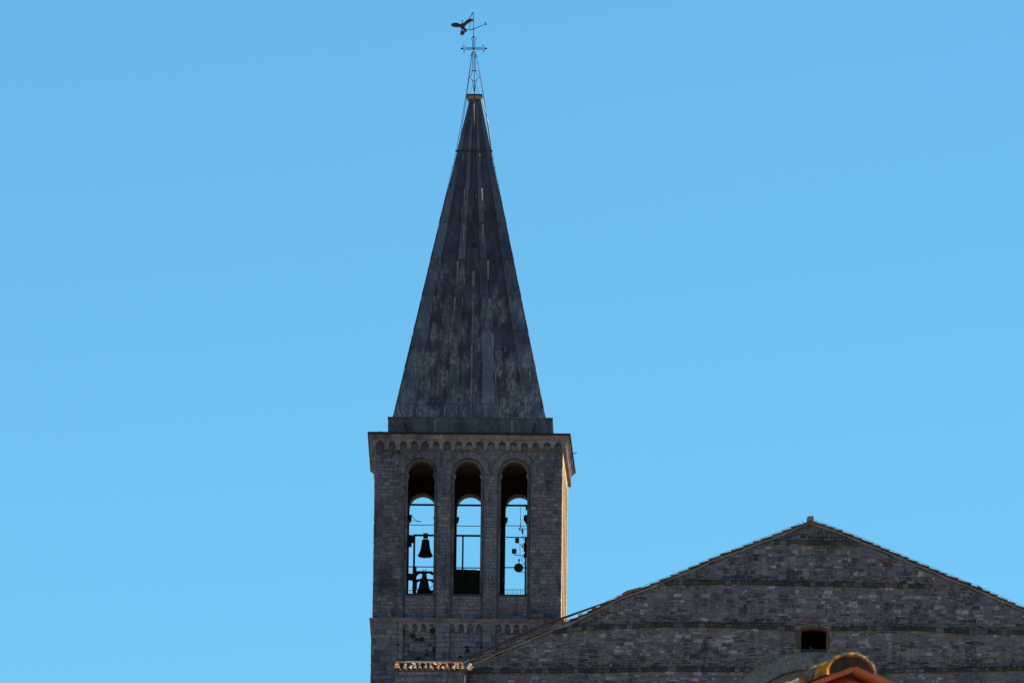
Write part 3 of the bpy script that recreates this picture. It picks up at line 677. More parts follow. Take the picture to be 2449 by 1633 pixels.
def bell(cxp, ytop, ybot, ycrown, halfs, label, Y):
    """halfs: list of (row, half width) in the enlarged photograph"""
    c = w5(cxp, ybot, Y); t = thing('church_bell', label, 'bell', (c.x, Y, w5(cxp, ycrown, Y).z), 'bronze bells hanging in the belfry')
    prof = [(hw_ / 5.6 / 50.4, w5(cxp, y, Y).z - c.z) for y, hw_ in halfs]
    mb = MB(); mb.lathe((c.x, Y, c.z), prof, 32); mb.build('bell_body', M['bronze'], t, True)
    zt = w5(cxp, ytop, Y).z
    mb = MB()
    for s in (-1, 1):
        mb.tube([(c.x, Y, zt - .02), (c.x + s * .045, Y, zt + .03), (c.x + s * .07, Y, zt + .10), (c.x + s * .06, Y, zt + .16)], .016, 6)
        mb.tube([(c.x + s * .07, Y, zt - .01), (c.x + s * .1, Y, zt + .05), (c.x + s * .095, Y, zt + .13)], .014, 6)
    mb.build('crown', M['bronze'], t)
    mb = MB(); mb.tube([(c.x, Y, zt - .1), (c.x, Y, c.z - .03)], [.02, .035]); mb.build('clapper', M['iron'], t)
    return t, c, zt
b1, c, zt = bell(432, 728, 958, 680, [(960, 84), (952, 98), (942, 105), (934, 102), (915, 88), (890, 77), (850, 66), (800, 57), (760, 53), (742, 51), (732, 46), (726, 34), (724, 0.5)], 'upper bronze bell in the left opening, whole silhouette clear against the sky', YB)
mb = MB(); mb.box(c.x - .11, c.x + .11, YB - .1, YB + .2, zt + .10, zt + .29)
for s in (-1, 1): mb.tube([(c.x + s * .065 - .01, YB, zt + .28), (c.x + s * .065 - .01, YB, zt + .38)], [.03, .004])
mb.build('headstock', M['timber'], b1)
b2, c, zt = bell(413, 1235, 1462, 1150, [(1475, 118), (1460, 112), (1440, 100), (1400, 84), (1360, 72), (1310, 61), (1270, 55), (1252, 52), (1243, 44), (1236, 30), (1234, .5)], 'larger lower bronze bell in the left opening, half hidden behind the sill', YB)
mb = MB()
P5 = lambda l, Y=YB: [w5(x, y, Y) for x, y in l]
pr = lambda l, y0, y1: mb.prism([(p.x, p.z) for p in P5(l)], y0, y1)
pr([(310, 1152), (330, 1148), (395, 1150), (440, 1150), (520, 1150), (552, 1180), (552, 1202), (520, 1200), (490, 1178), (450, 1180), (452, 1235), (388, 1235), (388, 1182), (352, 1182), (325, 1205), (315, 1225), (305, 1210)], YB - .05, YB + .05)
pr([(305, 1262), (330, 1248), (385, 1252), (385, 1262), (440, 1262), (440, 1252), (530, 1252), (556, 1280), (556, 1302), (525, 1296), (495, 1272), (440, 1276), (385, 1274), (350, 1276), (322, 1300), (308, 1298)], YB + .06, YB + .14)
for x in (404, 432): a = w5(x, 1150, YB); mb.tube([a, a + Vector((0, 0, .12))], [.028, .004])
mb.build('headstock', M['timber'], b2)
mb = MB()
for l in ([(548, 1340), (525, 1345), (480, 1405)], [(318, 1300), (316, 1380), (340, 1420)], [(300, 1365), (330, 1400)], [(262, 1340), (260, 1380)]):
    mb = MB(); mb.tube(P5(l), .018); mb.build('strike_lever', M['iron'], b2)
mb = MB(); a, b = w5(480, 1412, YB + .8), w5(556, 1475, YB + .8); mb.box(a.x, b.x + .3, YB + .7, YB + .9, 1.3, a.z)
solo(mb, 'timber_beam', M['timber'], 'low dark timber bearer right of the lower bell', 'beam')
# dark boxes on the left jamb
def jamb_box(x0, y0, x1, y1, Y, name, label, cat, mat=None, d=.25):
    a, b = w5(x0, y1, Y), w5(x1, y0, Y); mb = MB(); k = .02
    mb.hexa([(a.x, Y, a.z + k), (b.x - k, Y, a.z), (b.x - k, Y + d, a.z), (a.x, Y + d, a.z + k)], [(a.x, Y, b.z), (b.x, Y, b.z - k), (b.x, Y + d, b.z - k), (a.x, Y + d, b.z)])
    mb.box(a.x - .25, a.x + .02, Y + .05, Y + d - .05, (a.z + b.z) / 2 - .03, (a.z + b.z) / 2 + .03)
    return solo(mb, name, mat or M['iron'], label, cat)
jamb_box(200, 390, 252, 480, 7.6, 'loudspeaker', 'dark box with a curved bracket high on the left jamb of the left opening', 'loudspeaker')
o = bpy.data.objects['loudspeaker']
mb = MB(); mb.tube(P5([(252, 405), (285, 450), (320, 475), (362, 487)], 7.7), .012); mb.tube(P5([(252, 472), (300, 477), (350, 487)], 7.7), .010); mb.tube(P5([(325, 480), (362, 486)], 7.7), .022); mb.tube(P5([(368, 470), (368, 495)], 7.7), .01)
q = mb.build('bracket', M['iron'], o)
jamb_box(200, 662, 288, 762, 5.0, 'control_box', 'large dark box on the left jamb beside the upper bell', 'box')
jamb_box(200, 764, 250, 818, 5.0, 'junction_box', 'small dark box directly under the large box beside the upper bell', 'box')
jamb_box(200, 1178, 300, 1266, 5.0, 'motor_box', 'dark box beside the lower bell headstock', 'box')
mb = MB(); a = P5([(262, 1300), (228, 1308), (255, 1270)], 6); mb.tube(a + a[:1], .006)
solo(mb, 'wire_loop', M['iron'], 'thin bent wire triangle hanging under the dark box by the lower bell', 'wire')
# timber housing in the middle opening
mb = MB(); th = thing('timber_housing', 'solid dark timber housing filling the foot of the middle opening', 'housing', (-.05, 5.5, 1.0))
pts = [w5(790, 1122, 5), w5(925, 1124, 5), w5(985, 1124, 5), w5(1000, 1130, 5), w5(1112, 1128, 5), w5(1122, 1136, 5), w5(1230, 1138, 5)]
poly = [(p.x, p.z) for p in pts]; poly = [(poly[0][0], 1.0)] + poly + [(poly[-1][0], 1.0)]
mb.prism(poly, 5.0, 7.4); mb.build('casing', M['timber'], th)
mb = MB(); 
for i in range(7):
    x = -.78 + i * .22; mb.box(x, x + .02, 4.97, 4.999, 1.05, 3.0)
mb.build('batten', M['timber'], th)
p0, p1 = w5(936, 1358, 4.94), w5(938, 1285, 4.94); mb = MB(); mb.tube([p0, p1], [.016, .010]); solo(mb, 'rope_end', M['creamtile'], 'short pale rope end hanging in front of the dark timber housing', 'rope')
# antennas on the right jamb of the right opening
YA = 9.0
mast = thing('antenna_mast', 'dark mast with junction box and cables on the right jamb of the right opening', 'mast', w5(1765, 1470, YA - .6))
mb = MB(); mb.tube([w5(1770, 1475, YA - .6), w5(1775, 690, YA - .6)], .04, 8); mb.build('pole', M['iron'], mast)
mb = MB(); a, b = w5(1748, 880, YA - .7), w5(1800, 770, YA - .7); mb.box(a.x, b.x + .1, YA - .75, YA - .5, a.z, b.z); mb.build('junction_box', M['iron'], mast)
mb = MB(); a, b = w5(1770, 770, YA - .7), w5(1800, 690, YA - .7); mb.box(a.x, b.x + .1, YA - .75, YA - .5, a.z, b.z); mb.build('cable_box', M['iron'], mast); mb = MB(); a, b = w5(1745, 960, YA - .7), w5(1800, 882, YA - .7)
mb.hexa([(a.x, YA - .7, a.z), (b.x, YA - .7, a.z), (b.x, YA - .5, a.z), (a.x, YA - .5, a.z)], [(a.x + .08, YA - .7, b.z), (b.x, YA - .7, b.z), (b.x, YA - .5, b.z), (a.x + .08, YA - .5, b.z)]); mb.build('cable_box', M['iron'], mast)
mb = MB(); 
for k in range(5): mb.tube(P5([(1765, 900), (1735 - k * 5, 955 + k * 12), (1722 + k * 6, 985 + 12 * k), (1745, 1040 + 5 * k), (1765, 1060)], YA - .6), .006, 4)
mb.build('cable', M['iron'], mast)
def panel(xc, yc, w_, h_, arm, label):
    t = thing('panel_antenna', label, 'antenna', w5(xc, yc + h_ / 2, YA), 'flat panel antennas in the right belfry opening')
    a, b = w5(xc - w_ / 2, yc + h_ / 2, YA), w5(xc + w_ / 2, yc - h_ / 2, YA); k = .035; mb = MB()
    mb.prism([(a.x + k, a.z), (b.x - k, a.z), (b.x, a.z + k), (b.x, b.z - k), (b.x - k, b.z), (a.x + k, b.z), (a.x, b.z - k), (a.x, a.z + k)], YA - .04, YA + .02); mb.build('panel', M['grey'], t)
    mb = MB(); mb.tube(P5(arm, YA + .03), .018); mb.build('arm', M['iron'], t)
    return t
panel(1662, 740, 56, 68, [(1680, 770), (1700, 790), (1725, 798), (1790, 798)], 'upper grey panel antenna in the right opening, on a short arm')
t = panel(1622, 883, 64, 66, [(1612, 912), (1635, 935), (1660, 938), (1770, 942)], 'lower grey panel antenna in the right opening, farthest out on its arm')
mb = MB(); mb.tube(P5([(1640, 910), (1662, 935)], YA + .03), .01); mb.build('stay', M['iron'], t)
d = thing('satellite_dish', 'small round grey dish antenna low in the right opening', 'dish antenna', w5(1682, 1168, YA))
c = w5(1682, 1105, YA); mb = MB(); vs = []; N = 28; prof = [(0, .05), (.08, .045), (.15, .025), (.21, -.01), (.228, -.03), (.228, -.045), (.2, -.02), (.1, .02), (0, .03)]
for r, y in prof:
    for k in range(N): q = 2 * math.pi * k / N; vs.append((c.x + r * math.cos(q), YA + y, c.z + r * math.sin(q) * 1.0))
mb.mesh(vs, [(i * N + k, i * N + (k + 1) % N, (i + 1) * N + (k + 1) % N, (i + 1) * N + k) for i in range(len(prof) - 1) for k in range(N)]); mb.build('reflector', M['grey'], d, True)
mb = MB(); mb.ball((c.x, YA - .05, c.z), .035, 8); mb.build('hub', M['iron'], d)
mb = MB(); mb.tube(P5([(1700, 1162), (1760, 1162)], YA), .016); mb.build('arm', M['iron'], d)
fd = thing('feed_antenna', 'little bulb-shaped antenna standing just above the round dish', 'antenna', w5(1692, 1042, YA))
mb = MB(); mb.tube(P5([(1692, 1042), (1689, 1020)], YA), .012); mb.build('stem', M['iron'], fd)
mb = MB(); mb.tube(P5([(1689, 1022), (1688, 1005), (1688, 985)], YA), [.03, .045, .04], 10); mb.build('bulb', M['iron'], fd)
wa = thing('whip_antenna', 'tall thin whip antenna crossing the top of the right opening', 'antenna', w5(1700, 600, YA))
mb = MB(); mb.tube(P5([(1708, 560), (1706, 400), (1703, 240)], YA), [.02, .012, .008]); mb.build('whip', M['iron'], wa)
mb = MB(); mb.tube(P5([(1708, 545), (1702, 590), (1690, 592), (1690, 568)], YA), .022); mb.tube(P5([(1690, 603), (1740, 594), (1810, 574)], YA), .015); mb.build('arm', M['iron'], wa)
ta = thing('tube_antenna', 'short pale tube antenna tilted beside the whip antenna', 'antenna', w5(1740, 650, YA - .1))
mb = MB(); mb.tube(P5([(1729, 572), (1733, 610), (1738, 650)], YA - .1), [.03, .042, .036], 10); mb.build('tube', M['grey'], ta)
mb = MB(); mb.tube(P5([(1738, 650), (1744, 700), (1752, 725), (1768, 738)], YA - .1), .014); mb.build('stem', M['iron'], ta)
mb = MB(); mb.tube(P5([(1701, 800), (1701, 935)], YA), .010); solo(mb, 'thin_rod', M['iron'], 'thin upright rod between the two panel antennas', 'rod')
mb = MB(); p = w5(1732, 820, YA - .3); mb.tube(P5([(1728, 800), (1732, 822), (1742, 838)], YA - .3), [.02, .035, .02], 8); solo(mb, 'small_camera', M['grey'], 'small pale camera housing tucked behind the upper panel antenna', 'camera')
mb = MB(); a, b = w5(1746, 478, YA - .5), w5(1800, 398, YA - .5)
mb.prism([(a.x + .03, b.z), (b.x, b.z), (b.x, a.z - .15), (a.x + .12, a.z - .12), (a.x + .08, a.z), (a.x + .03, a.z), (a.x, a.z + .1)], YA - .5, YA - .25); solo(mb, 'horn_speaker', M['iron'], 'dark angular loudspeaker on the right jamb of the right opening', 'loudspeaker')
mb = MB(); a, b = w5(1772, 330, YA - .4), w5(1798, 262, YA - .4); mb.hexa([(a.x + .02, YA - .4, a.z), (b.x, YA - .4, a.z), (b.x, YA - .3, a.z), (a.x + .02, YA - .3, a.z)], [(a.x, YA - .4, b.z), (b.x, YA - .4, b.z), (b.x, YA - .3, b.z), (a.x, YA - .3, b.z)])
solo(mb, 'floodlight', M['grey'], 'narrow grey lamp housing at the top right of the right opening', 'floodlight')
jamb_box(1440, 1238, 1483, 1294, 7.0, 'switch_box', 'small dark box low on the left jamb of the right opening', 'box')
def railing(x0, x1, ytop, bx, label):
    a, b = w5(x0, ytop, 9.0), w5(x1, ytop, 9.0); t = thing('railing', label, 'railing', ((a.x + b.x) / 2, 9.0, 2.1), 'low iron railings behind the belfry openings')
    mb = MB(); mb.tube([a, b], .014); mb.build('top_rail', M['iron'], t)
    mb = MB(); mb.tube([(a.x, 9.0, 2.45), (b.x, 9.0, 2.45)], .014); mb.build('bottom_rail', M['iron'], t)
    for x in bx:
        p = w5(x, ytop, 9.0); mb = MB(); mb.tube([(p.x, 9.0, 2.1), (p.x, 9.0, p.z)], .011, 5); mb.build('baluster', M['iron'], t)
railing(1450, 1760, 1397, (1465, 1497, 1530, 1568, 1603, 1638, 1673, 1707, 1735), 'low iron railing across the foot of the right opening')
railing(205, 560, 1404, (232, 262, 520, 540), 'low iron railing behind the bell at the foot of the left opening')

# ================================================================== CHURCH NAVE GABLE
YG = -2.0
church = thing('church_nave', 'broad rubble stone church gable with shallow tiled roof and one small dark window', 'church', (14, 5, TZ))
gp = [(1113, 1586), (1400, 1466.5), (1441.4, 1444.5), (1488, 1421), (1532.5, 1405.7), (1582, 1386.4), (1717.5, 1328.4), (1852.8, 1276.8), (1937.9, 1243.6), (1968, 1252), (2050.6, 1283.5), (2219, 1354.6), (2340.5, 1404), (2449, 1452.7)]
top = [at(x, y, YG) for x, y in gp]; top = [(p.x, p.z) for p in top]; top.append((33.5, -2.55)); 
def topz(x, d=0):
    for (x0, z0), (x1, z1) in zip(top, top[1:]):
        if x0 <= x <= x1: return z0 + (z1 - z0) * (x - x0) / (x1 - x0) - d
    return (top[0][1] if x < top[0][0] else top[-1][1]) - d
GX0 = -.03; gx_end = 33.5
wx0, wx1, wz0 = 15.96, 17.15, -1.66
def wtop(x): t = (x - (wx0 + wx1) / 2) / ((wx1 - wx0) / 2); return -.72 + .085 * (1 - t * t)
HC = at(1945, 1806, YG); HR0, HR1 = 4.14, 4.96
mb = MB(); xs = sorted(set([GX0, gx_end] + [round(GX0 + .5 * i, 3) for i in range(1, 68) if GX0 + .5 * i < gx_end] + [wx0 + (wx1 - wx0) * i / 8 for i in range(9)] + [t[0] for t in top[1:-1]]))
D = .26
for a, b in zip(xs, xs[1:]):
    ins = a >= wx0 - 1e-6 and b <= wx1 + 1e-6
    segs = [(TZ, TZ, topz(a, D), topz(b, D))] if not ins else [(TZ, TZ, wz0, wz0), (wtop(a), wtop(b), topz(a, D), topz(b, D))]
    for za, zb, zc, zd in segs: mb.face([(a, YG, za), (b, YG, zb), (b, YG, zd), (a, YG, zc)], 1)
    if ins: mb.face([(a, YG, wtop(a)), (b, YG, wtop(b)), (b, YG + .7, wtop(b)), (a, YG + .7, wtop(a))], 2, (.4, 0, 0))
for x in (wx0, wx1): mb.face([(x, YG, wz0), (x, YG + .7, wz0), (x, YG + .7, -.72), (x, YG, -.72)], 2, (.3, 0, 0))
mb.face([(wx0, YG, wz0), (wx1, YG, wz0), (wx1, YG + .7, wz0), (wx0, YG + .7, wz0)], 2, (.1, 0, .5))
mb.face([(GX0, YG, TZ), (GX0, YG + 1.8, TZ), (GX0, YG + 1.8, topz(GX0, D)), (GX0, YG, topz(GX0, D))], 1)
GF = Frame((0, YG), (33.5, YG))
led = [[(1842, 1297), (1900, 1296), (1960, 1298), (2049, 1301)], [(1578, 1395), (1640, 1393), (1760, 1392.5), (1905, 1396), (2060, 1399), (2224, 1402.5)],
       [(1322, 1511), (1400, 1502), (1480, 1499), (1580, 1495), (1700, 1495), (1830, 1500), (1902, 1504)], [(1987, 1504.5), (2100, 1502), (2200, 1503), (2300, 1510), (2380, 1513), (2500, 1512)],
       [(1121, 1604), (1400, 1604), (1600, 1600), (1794, 1602)], [(2103, 1605), (2250, 1602), (2449, 1598.5), (2600, 1592)]]
LW = [[(p.x, p.z) for p in (at(x, y, YG) for x, y in l)] for l in led]
def ledz(l, x):
    for (x0, z0), (x1, z1) in zip(l, l[1:]):
        if x0 <= x <= x1: return z0 + (z1 - z0) * (x - x0) / (x1 - x0)
def gblk(u, z):
    if z > topz(u, .24): return True
    if wx0 - .27 < u < wx1 + .2 and wz0 - .1 < z < -.55: return True
    if math.hypot(u - HC.x, z - HC.z) < HR1 + .01: return True
    return False
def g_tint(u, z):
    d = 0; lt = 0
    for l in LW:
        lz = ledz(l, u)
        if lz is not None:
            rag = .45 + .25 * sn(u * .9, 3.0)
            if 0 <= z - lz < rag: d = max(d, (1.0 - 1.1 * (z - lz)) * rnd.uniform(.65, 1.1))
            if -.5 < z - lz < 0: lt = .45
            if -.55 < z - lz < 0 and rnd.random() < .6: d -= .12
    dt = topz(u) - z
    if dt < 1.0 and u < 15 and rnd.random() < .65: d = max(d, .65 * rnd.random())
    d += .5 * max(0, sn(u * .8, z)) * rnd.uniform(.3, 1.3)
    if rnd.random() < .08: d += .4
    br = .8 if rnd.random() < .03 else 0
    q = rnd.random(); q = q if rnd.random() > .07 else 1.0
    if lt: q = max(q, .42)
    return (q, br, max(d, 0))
# rubble: laid in long rows, each row its own course height; a sprinkle of big stones and thin brick
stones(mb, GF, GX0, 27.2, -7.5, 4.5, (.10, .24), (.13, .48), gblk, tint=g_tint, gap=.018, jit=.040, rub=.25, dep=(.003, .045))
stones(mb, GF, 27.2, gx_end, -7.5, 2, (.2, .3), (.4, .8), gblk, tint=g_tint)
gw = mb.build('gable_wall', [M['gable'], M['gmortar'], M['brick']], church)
mb = MB(); mb.box(wx0 - .6, wx1 + .6, YG + .7, YG + 3.5, -2.4, .3)
mb = MB()
x0, x1, y0, y1, z0, z1 = wx0 - .6, wx1 + .6, YG + .71, YG + 3.5, -2.4, .2
mb.face([(x0, y1, z0), (x1, y1, z0), (x1, y1, z1), (x0, y1, z1)]); mb.face([(x0, y0, z0), (x0, y1, z0), (x0, y1, z1), (x0, y0, z1)]); mb.face([(x1, y0, z0), (x1, y1, z0), (x1, y1, z1), (x1, y0, z1)])
mb.face([(x0, y0, z0), (x1, y0, z0), (x1, y1, z0), (x0, y1, z0)]); mb.face([(x0, y0, z1), (x1, y0, z1), (x1, y1, z1), (x0, y1, z1)])
win = mb.build('window', M['dark'], church)
mb = MB(); BF = Frame((0, YG - .012), (33, YG - .012))
for s, (u0, u1) in enumerate(((wx0 - .27, wx0), (wx1, wx1 + .18))):
    z = wz0 + .02; k = 0
    while z < -.72:
        e = rnd.uniform(-.06, .05); a, b = (u0 + e, u1) if s == 0 else (u0, u1 + e)
        if rnd.random() < .5: m_ = a + (b - a) * rnd.uniform(.35, .65); q = [(a, m_), (m_, b)]
        else: q = [(a, b)]
        for (c, d) in q: stone1(mb, BF, c, d, z, z + .062, 0, (.005, .02), 0, lambda u, z: (rnd.random(), 0, .25 * rnd.random()), .004, .007)
        z += .066
n = 17
for i in range(n):
    a, b = wx0 - .05 + (wx1 - wx0 + .1) * i / n, wx0 - .05 + (wx1 - wx0 + .1) * (i + 1) / n; cc = max(wx0, min(wx1, (a + b) / 2)); z = wtop(cc) + .004
    stone1(mb, BF, a, b, z, z + .10 + rnd.uniform(0, .03), 0, (.01, .025), 0, lambda u, z: (rnd.random(), 0, .3 * rnd.random()), .004, .006)
for i in range(10):
    a = wx0 + rnd.uniform(-.2, 1.1); z = -.5 + rnd.choice((0, .07, .14)); stone1(mb, BF, a, a + .14, z, z + .06, .02, (.01, .02), 0, lambda u, z: (rnd.random(), 0, .1), .004, .006)
mb.build('brick_surround', [M['brick']], win)
mb = MB(); mb.box(wx0 - .02, wx1 + .02, YG - .08, YG + .2, wz0 - .11, wz0 + .005, 0, (.1, 0, .5)); mb.build('sill', [M['ledge']], win)
def bird(p, sx, mat, label, k=.8):
    mb = MB(); q = lambda x, z: (p.x + sx * x * k, p.y, p.z + z * k)
    mb.tube([q(-.17, .05), q(-.10, .06), q(-.05, .08), q(.02, .09), q(.07, .12), q(.09, .165), q(.11, .18), q(.145, .17)], [v * k for v in (.012, .03, .05, .06, .045, .026, .024, .004)], 8)
    mb.tube([q(0, .04), q(0, .0)], .006); return solo(mb, 'pigeon', mat, label, 'bird', smooth=True)
bird(at(1939.5, 1551, YG + .4), -1, M['grey'], 'tiny pale pigeon sitting in the dark gable window', .5)
bird(at(2027, 1499, YG - .09), 1, M['mband'], 'tiny pigeon perched on the mossy ledge right of the gable window')
# ledges
for l in LW:
    mb = MB(); u = l[0][0]; e = l[-1][0]
    while u < e - .05:
        wd = rnd.uniform(.16, .38); v = min(u + wd, e); za, zb = ledz(l, u), ledz(l, v); h = rnd.uniform(.15, .20); o = rnd.uniform(.08, .14); t = (rnd.random() if rnd.random() > .06 else 1, 0, .25 * rnd.random())
        dz = rnd.uniform(-.015, .015)
        mb.hexa([(u + .008, YG - o, za - h / 2 + dz), (v - .008, YG - o, zb - h / 2 + dz), (v - .008, YG + .02, zb - h / 2 - .01), (u + .008, YG + .02, za - h / 2 - .01)],
                [(u + .008, YG - o, za + h * .38 + dz), (v - .008, YG - o, zb + h * .38 + dz), (v - .008, YG + .02, zb + h / 2 + .05), (u + .008, YG + .02, za + h / 2 + .05)], 0, t)
        u = v
    mb.build('ledge', [M['ledge']], church)
# hood arch
mb = MB(); n = 64; a0, a1 = R_(-5), R_(185)
for i in range(n):
    t0, t1 = a0 + (a1 - a0) * i / n, a0 + (a1 - a0) * (i + 1) / n
    P = lambda r, t, o: (HC.x + r * math.cos(t), YG - o, HC.z + r * math.sin(t))
    e = rnd.uniform(0, .012)
    for (ra, oa), (rb, ob) in (((HR1, .0), (HR1, .05 + e)), ((HR1, .05 + e), (HR1 - .25, .14 + e)), ((HR1 - .25, .14 + e), (HR0, .26 + e)), ((HR0, .26 + e), (HR0, .0))):
        mb.face([P(ra, t0, oa), P(rb, t0, ob), P(rb, t1, ob), P(ra, t1, oa)])
mb.build('hood_arch', M['hood'], church)
mb = MB(); N = 60; pts = [(HC.x + (HR0 + .05) * math.cos(math.pi * i / N), YG - .012, HC.z + (HR0 + .05) * math.sin(math.pi * i / N)) for i in range(N + 1)]
mb.face([(HC.x + HR0, YG - .012, TZ), *pts, (HC.x - HR0, YG - .012, TZ)][::1]); mb.build('lunette_plaster', M['tymp'], church)
mb = MB()
for i in range(70):
    t = R_(60 + 90 * i / 70); r = HR0 - .03; c = Vector((HC.x + r * math.cos(t), YG - .05, HC.z + r * math.sin(t)))
    mb.box(c.x - .04, c.x + .035, YG - .11, YG - .02, c.z - .035, c.z + .03, 0, (rnd.random(), 0, .4))
mb.build('brick_edge', [M['brick']], church)
# verge: mortar band + overlapping tile course
mb = MB(); xs = [top[0][0] + .15]
while xs[-1] < gx_end: xs.append(xs[-1] + .3)
for a, b in zip(xs, xs[1:]):
    d0 = .12; d1 = .225 + .02 * math.sin(a * 3.1) + rnd.uniform(-.015, .015)
    for x in (a,):
        mb.hexa([(a, YG - .05, topz(a, d1)), (b, YG - .05, topz(b, d1)), (b, YG + .3, topz(b, d1)), (a, YG + .3, topz(a, d1))],
                [(a, YG - .05, topz(a, d0)), (b, YG - .05, topz(b, d0)), (b, YG + .3, topz(b, d0)), (a, YG + .3, topz(a, d0))])
mb.build('verge_mortar', M['mband'], church)
mb = MB(); APX = 16.36
def verge(xa, xb, s):
    x = xa
    while (x < xb if s > 0 else x > xb):
        st = rnd.uniform(.34, .62) * s; x2 = x + st; za, zb = topz(x, .03), topz(x2, .03)     # x low end .. x2 high end
        lift = .014 + rnd.uniform(-.012, .02); y0 = YG - .11 - rnd.uniform(0, .02)
        t = (rnd.random(), 0, .2 * rnd.random())
        p = [(x - .04 * s, za - .035 + lift), (x2 + .04 * s, zb - .045), (x2 + .04 * s, zb + .00), (x - .04 * s, za + .012 + lift)]
        mb.hexa([(q[0], y0, q[1]) for q in p], [(q[0], YG + .35, q[1]) for q in p], 0, t)
        p = [(x - .02 * s, za - .12), (x2 + .02 * s, zb - .125), (x2 + .02 * s, zb - .07), (x - .02 * s, za - .065)]
        mb.hexa([(q[0], y0 + .03, q[1]) for q in p], [(q[0], YG + .32, q[1]) for q in p], 0, (rnd.random(), 0, .4 * rnd.random()))
        x = x2
verge(7.2, APX - .12, 1); verge(.3, 7.0, 1); verge(33.2, APX + .12, -1)
mb.build('verge_tiles', [M['verge']], church)
mb = MB()                                              # roof planes behind the verge (nave runs away from the viewer)
for (x0, x1, yend) in ((top[0][0] + .1, 4.75, -.06), (4.75, APX, 28), (APX, gx_end, 28)):
    n = 12
    for i in range(n):
        a, b = x0 + (x1 - x0) * i / n, x0 + (x1 - x0) * (i + 1) / n
        mb.hexa([(a, YG + .36, topz(a, .16)), (b, YG + .36, topz(b, .16)), (b, yend, topz(b, .16)), (a, yend, topz(a, .16))], [(a, YG + .36, topz(a, .05)), (b, YG + .36, topz(b, .05)), (b, yend, topz(b, .05)), (a, yend, topz(a, .05))], 0, (rnd.random(), 0, .1))
mb.build('roof', [M['terra']], church)
mb = MB(); mb.box(4.75, 5.0, .0, 28, TZ, topz(4.9, .2)); mb.box(gx_end - .3, gx_end, YG, 28, TZ, topz(gx_end, .2))
for a, b in zip(xs, xs[1:]):
    if a > 5.0: mb.face([(a, 27.9, TZ), (b, 27.9, TZ), (b, 27.9, topz(min(b, gx_end), .17)), (a, 27.9, topz(a, .17))])
mb.build('nave_wall', M['gmortar'], church)
a, b = at(1929.6, 1247, YG + .2), at(1946, 1236.5, YG + .2); mb = MB(); mb.hexa([(a.x - .0, YG - .1, a.z), (b.x, YG - .1, a.z), (b.x, YG + .6, a.z), (a.x, YG + .6, a.z)], [(a.x + .03, YG - .1, b.z - .01), (b.x - .0, YG - .1, b.z + .01), (b.x, YG + .6, b.z), (a.x, YG + .6, b.z)])
mb.ball(((a.x + b.x) / 2, YG + .2, b.z), .1, 10, sc=(1.5, 1, .5)); mb.build('ridge_block', M['mband'], church)
mb = MB(); mb.tube([((a.x + b.x) / 2, YG + .2, b.z), ((a.x + b.x) / 2, YG + .2, b.z + .09)], .008)
for s in (1,):
    pts = [(APX + .2 + i * 1.0, YG + .2, topz(APX + .2 + i * 1.0) + .10) for i in range(17)]; mb.tube(pts, .009, 4)
    for p in pts: mb.tube([p, (p[0], p[1], p[2] - .12)], .01, 4)
pts = [(APX - .3 - i * .9, YG + .2, topz(APX - .3 - i * .9) + .09) for i in range(12)]; mb.tube(pts, .008, 4)
mb.build('lightning_cable', M['iron'], church)
# raised tile steps on the slopes
for pts in ([(1487, 1423), (1488, 1419), (1500, 1412), (1532, 1404), (1534, 1409)], [(2338, 1402), (2339, 1399), (2350, 1409), (2352, 1411)]):
    mb = MB(); q = [at(x, y, YG) for x, y in pts]; mb.prism([(p.x, p.z) for p in q][::-1], YG - .1, YG + .5, 0, (.3, 0, .2)); mb.build('raised_tile', [M['verge']], church)
# painted gutter pipe along the lower left slope
for i in range(13):
    mb = MB(); q = rnd.uniform(0, 1); p = at(1125 + 330 * q, 1580 - 143 * q - 4 + 6, YG - .08); mb.hexa([p + Vector((0, -.03, 0)), p + Vector((.22, -.03, .092)), p + Vector((.22, .1, .092)), p + Vector((0, .1, 0))], [p + Vector((0, -.03, .03)), p + Vector((.22, -.03, .122)), p + Vector((.22, .1, .122)), p + Vector((0, .1, .03))]); mb.build('tile_chip', M['capstone'], church)
gpipe = [(1112.5, 1580), (1118, 1574), (1150, 1559), (1230, 1524), (1300, 1494), (1350, 1476), (1400, 1458), (1441, 1443), (1471, 1431)]
mb = MB(); mb.tube([at(x, y, YG - .18) for x, y in gpipe], [.045, .062, .062, .062, .062, .058, .05, .035, .02], 10); mb.build('gutter_pipe', M['rust'], church, True)
mb = MB(); mb.tube([at(x, y, YG - .22) for x, y in ((1106, 1588), (1112, 1583), (1122, 1576))], [.07, .06, .05], 10); mb.build('pipe_elbow', M['grey'], church, True)

# ================================================================== LOW WALL WITH TILES
YL = -4.0
low = thing('side_chapel', 'low stone wall capped with a short lean-to of curved clay tiles at the tower foot', 'side building', (-1.7, -3.4, TZ))
lx0, lx1 = at(943.8, 1602, YL).x, at(1112, 1602, YL).x; lz = at(1028, 1604, YL).z
mb = MB(); mb.box(lx0, lx1, YL, YL + 3.8, TZ, lz, 1)
FLW = Frame((lx0, YL), (lx1, YL))
def l_tint(u, z): return (.2 + .8 * rnd.random(), .5 if rnd.random() < .03 else 0, .15 * rnd.random())
stones(mb, FLW, 0, lx1 - lx0, lz - 5.0, lz - .22, (.15, .27), (.2, .6), tint=l_tint, gap=.012, jit=.02); stones(mb, FLW, 0, lx1 - lx0, lz - .22, lz - .015, (.2, .21), (.16, .5), tint=l_tint, gap=.012, jit=.02)
for k in range(7): 
    u = .1 + k * .45 + rnd.uniform(0, .1); z = lz - .24 + rnd.uniform(-.02, .02); stone1(mb, FLW, u, u + .36, z, z + .045, .02, (.01, .02), 0, lambda u, z: (.5, 1, 0), .008, .004)
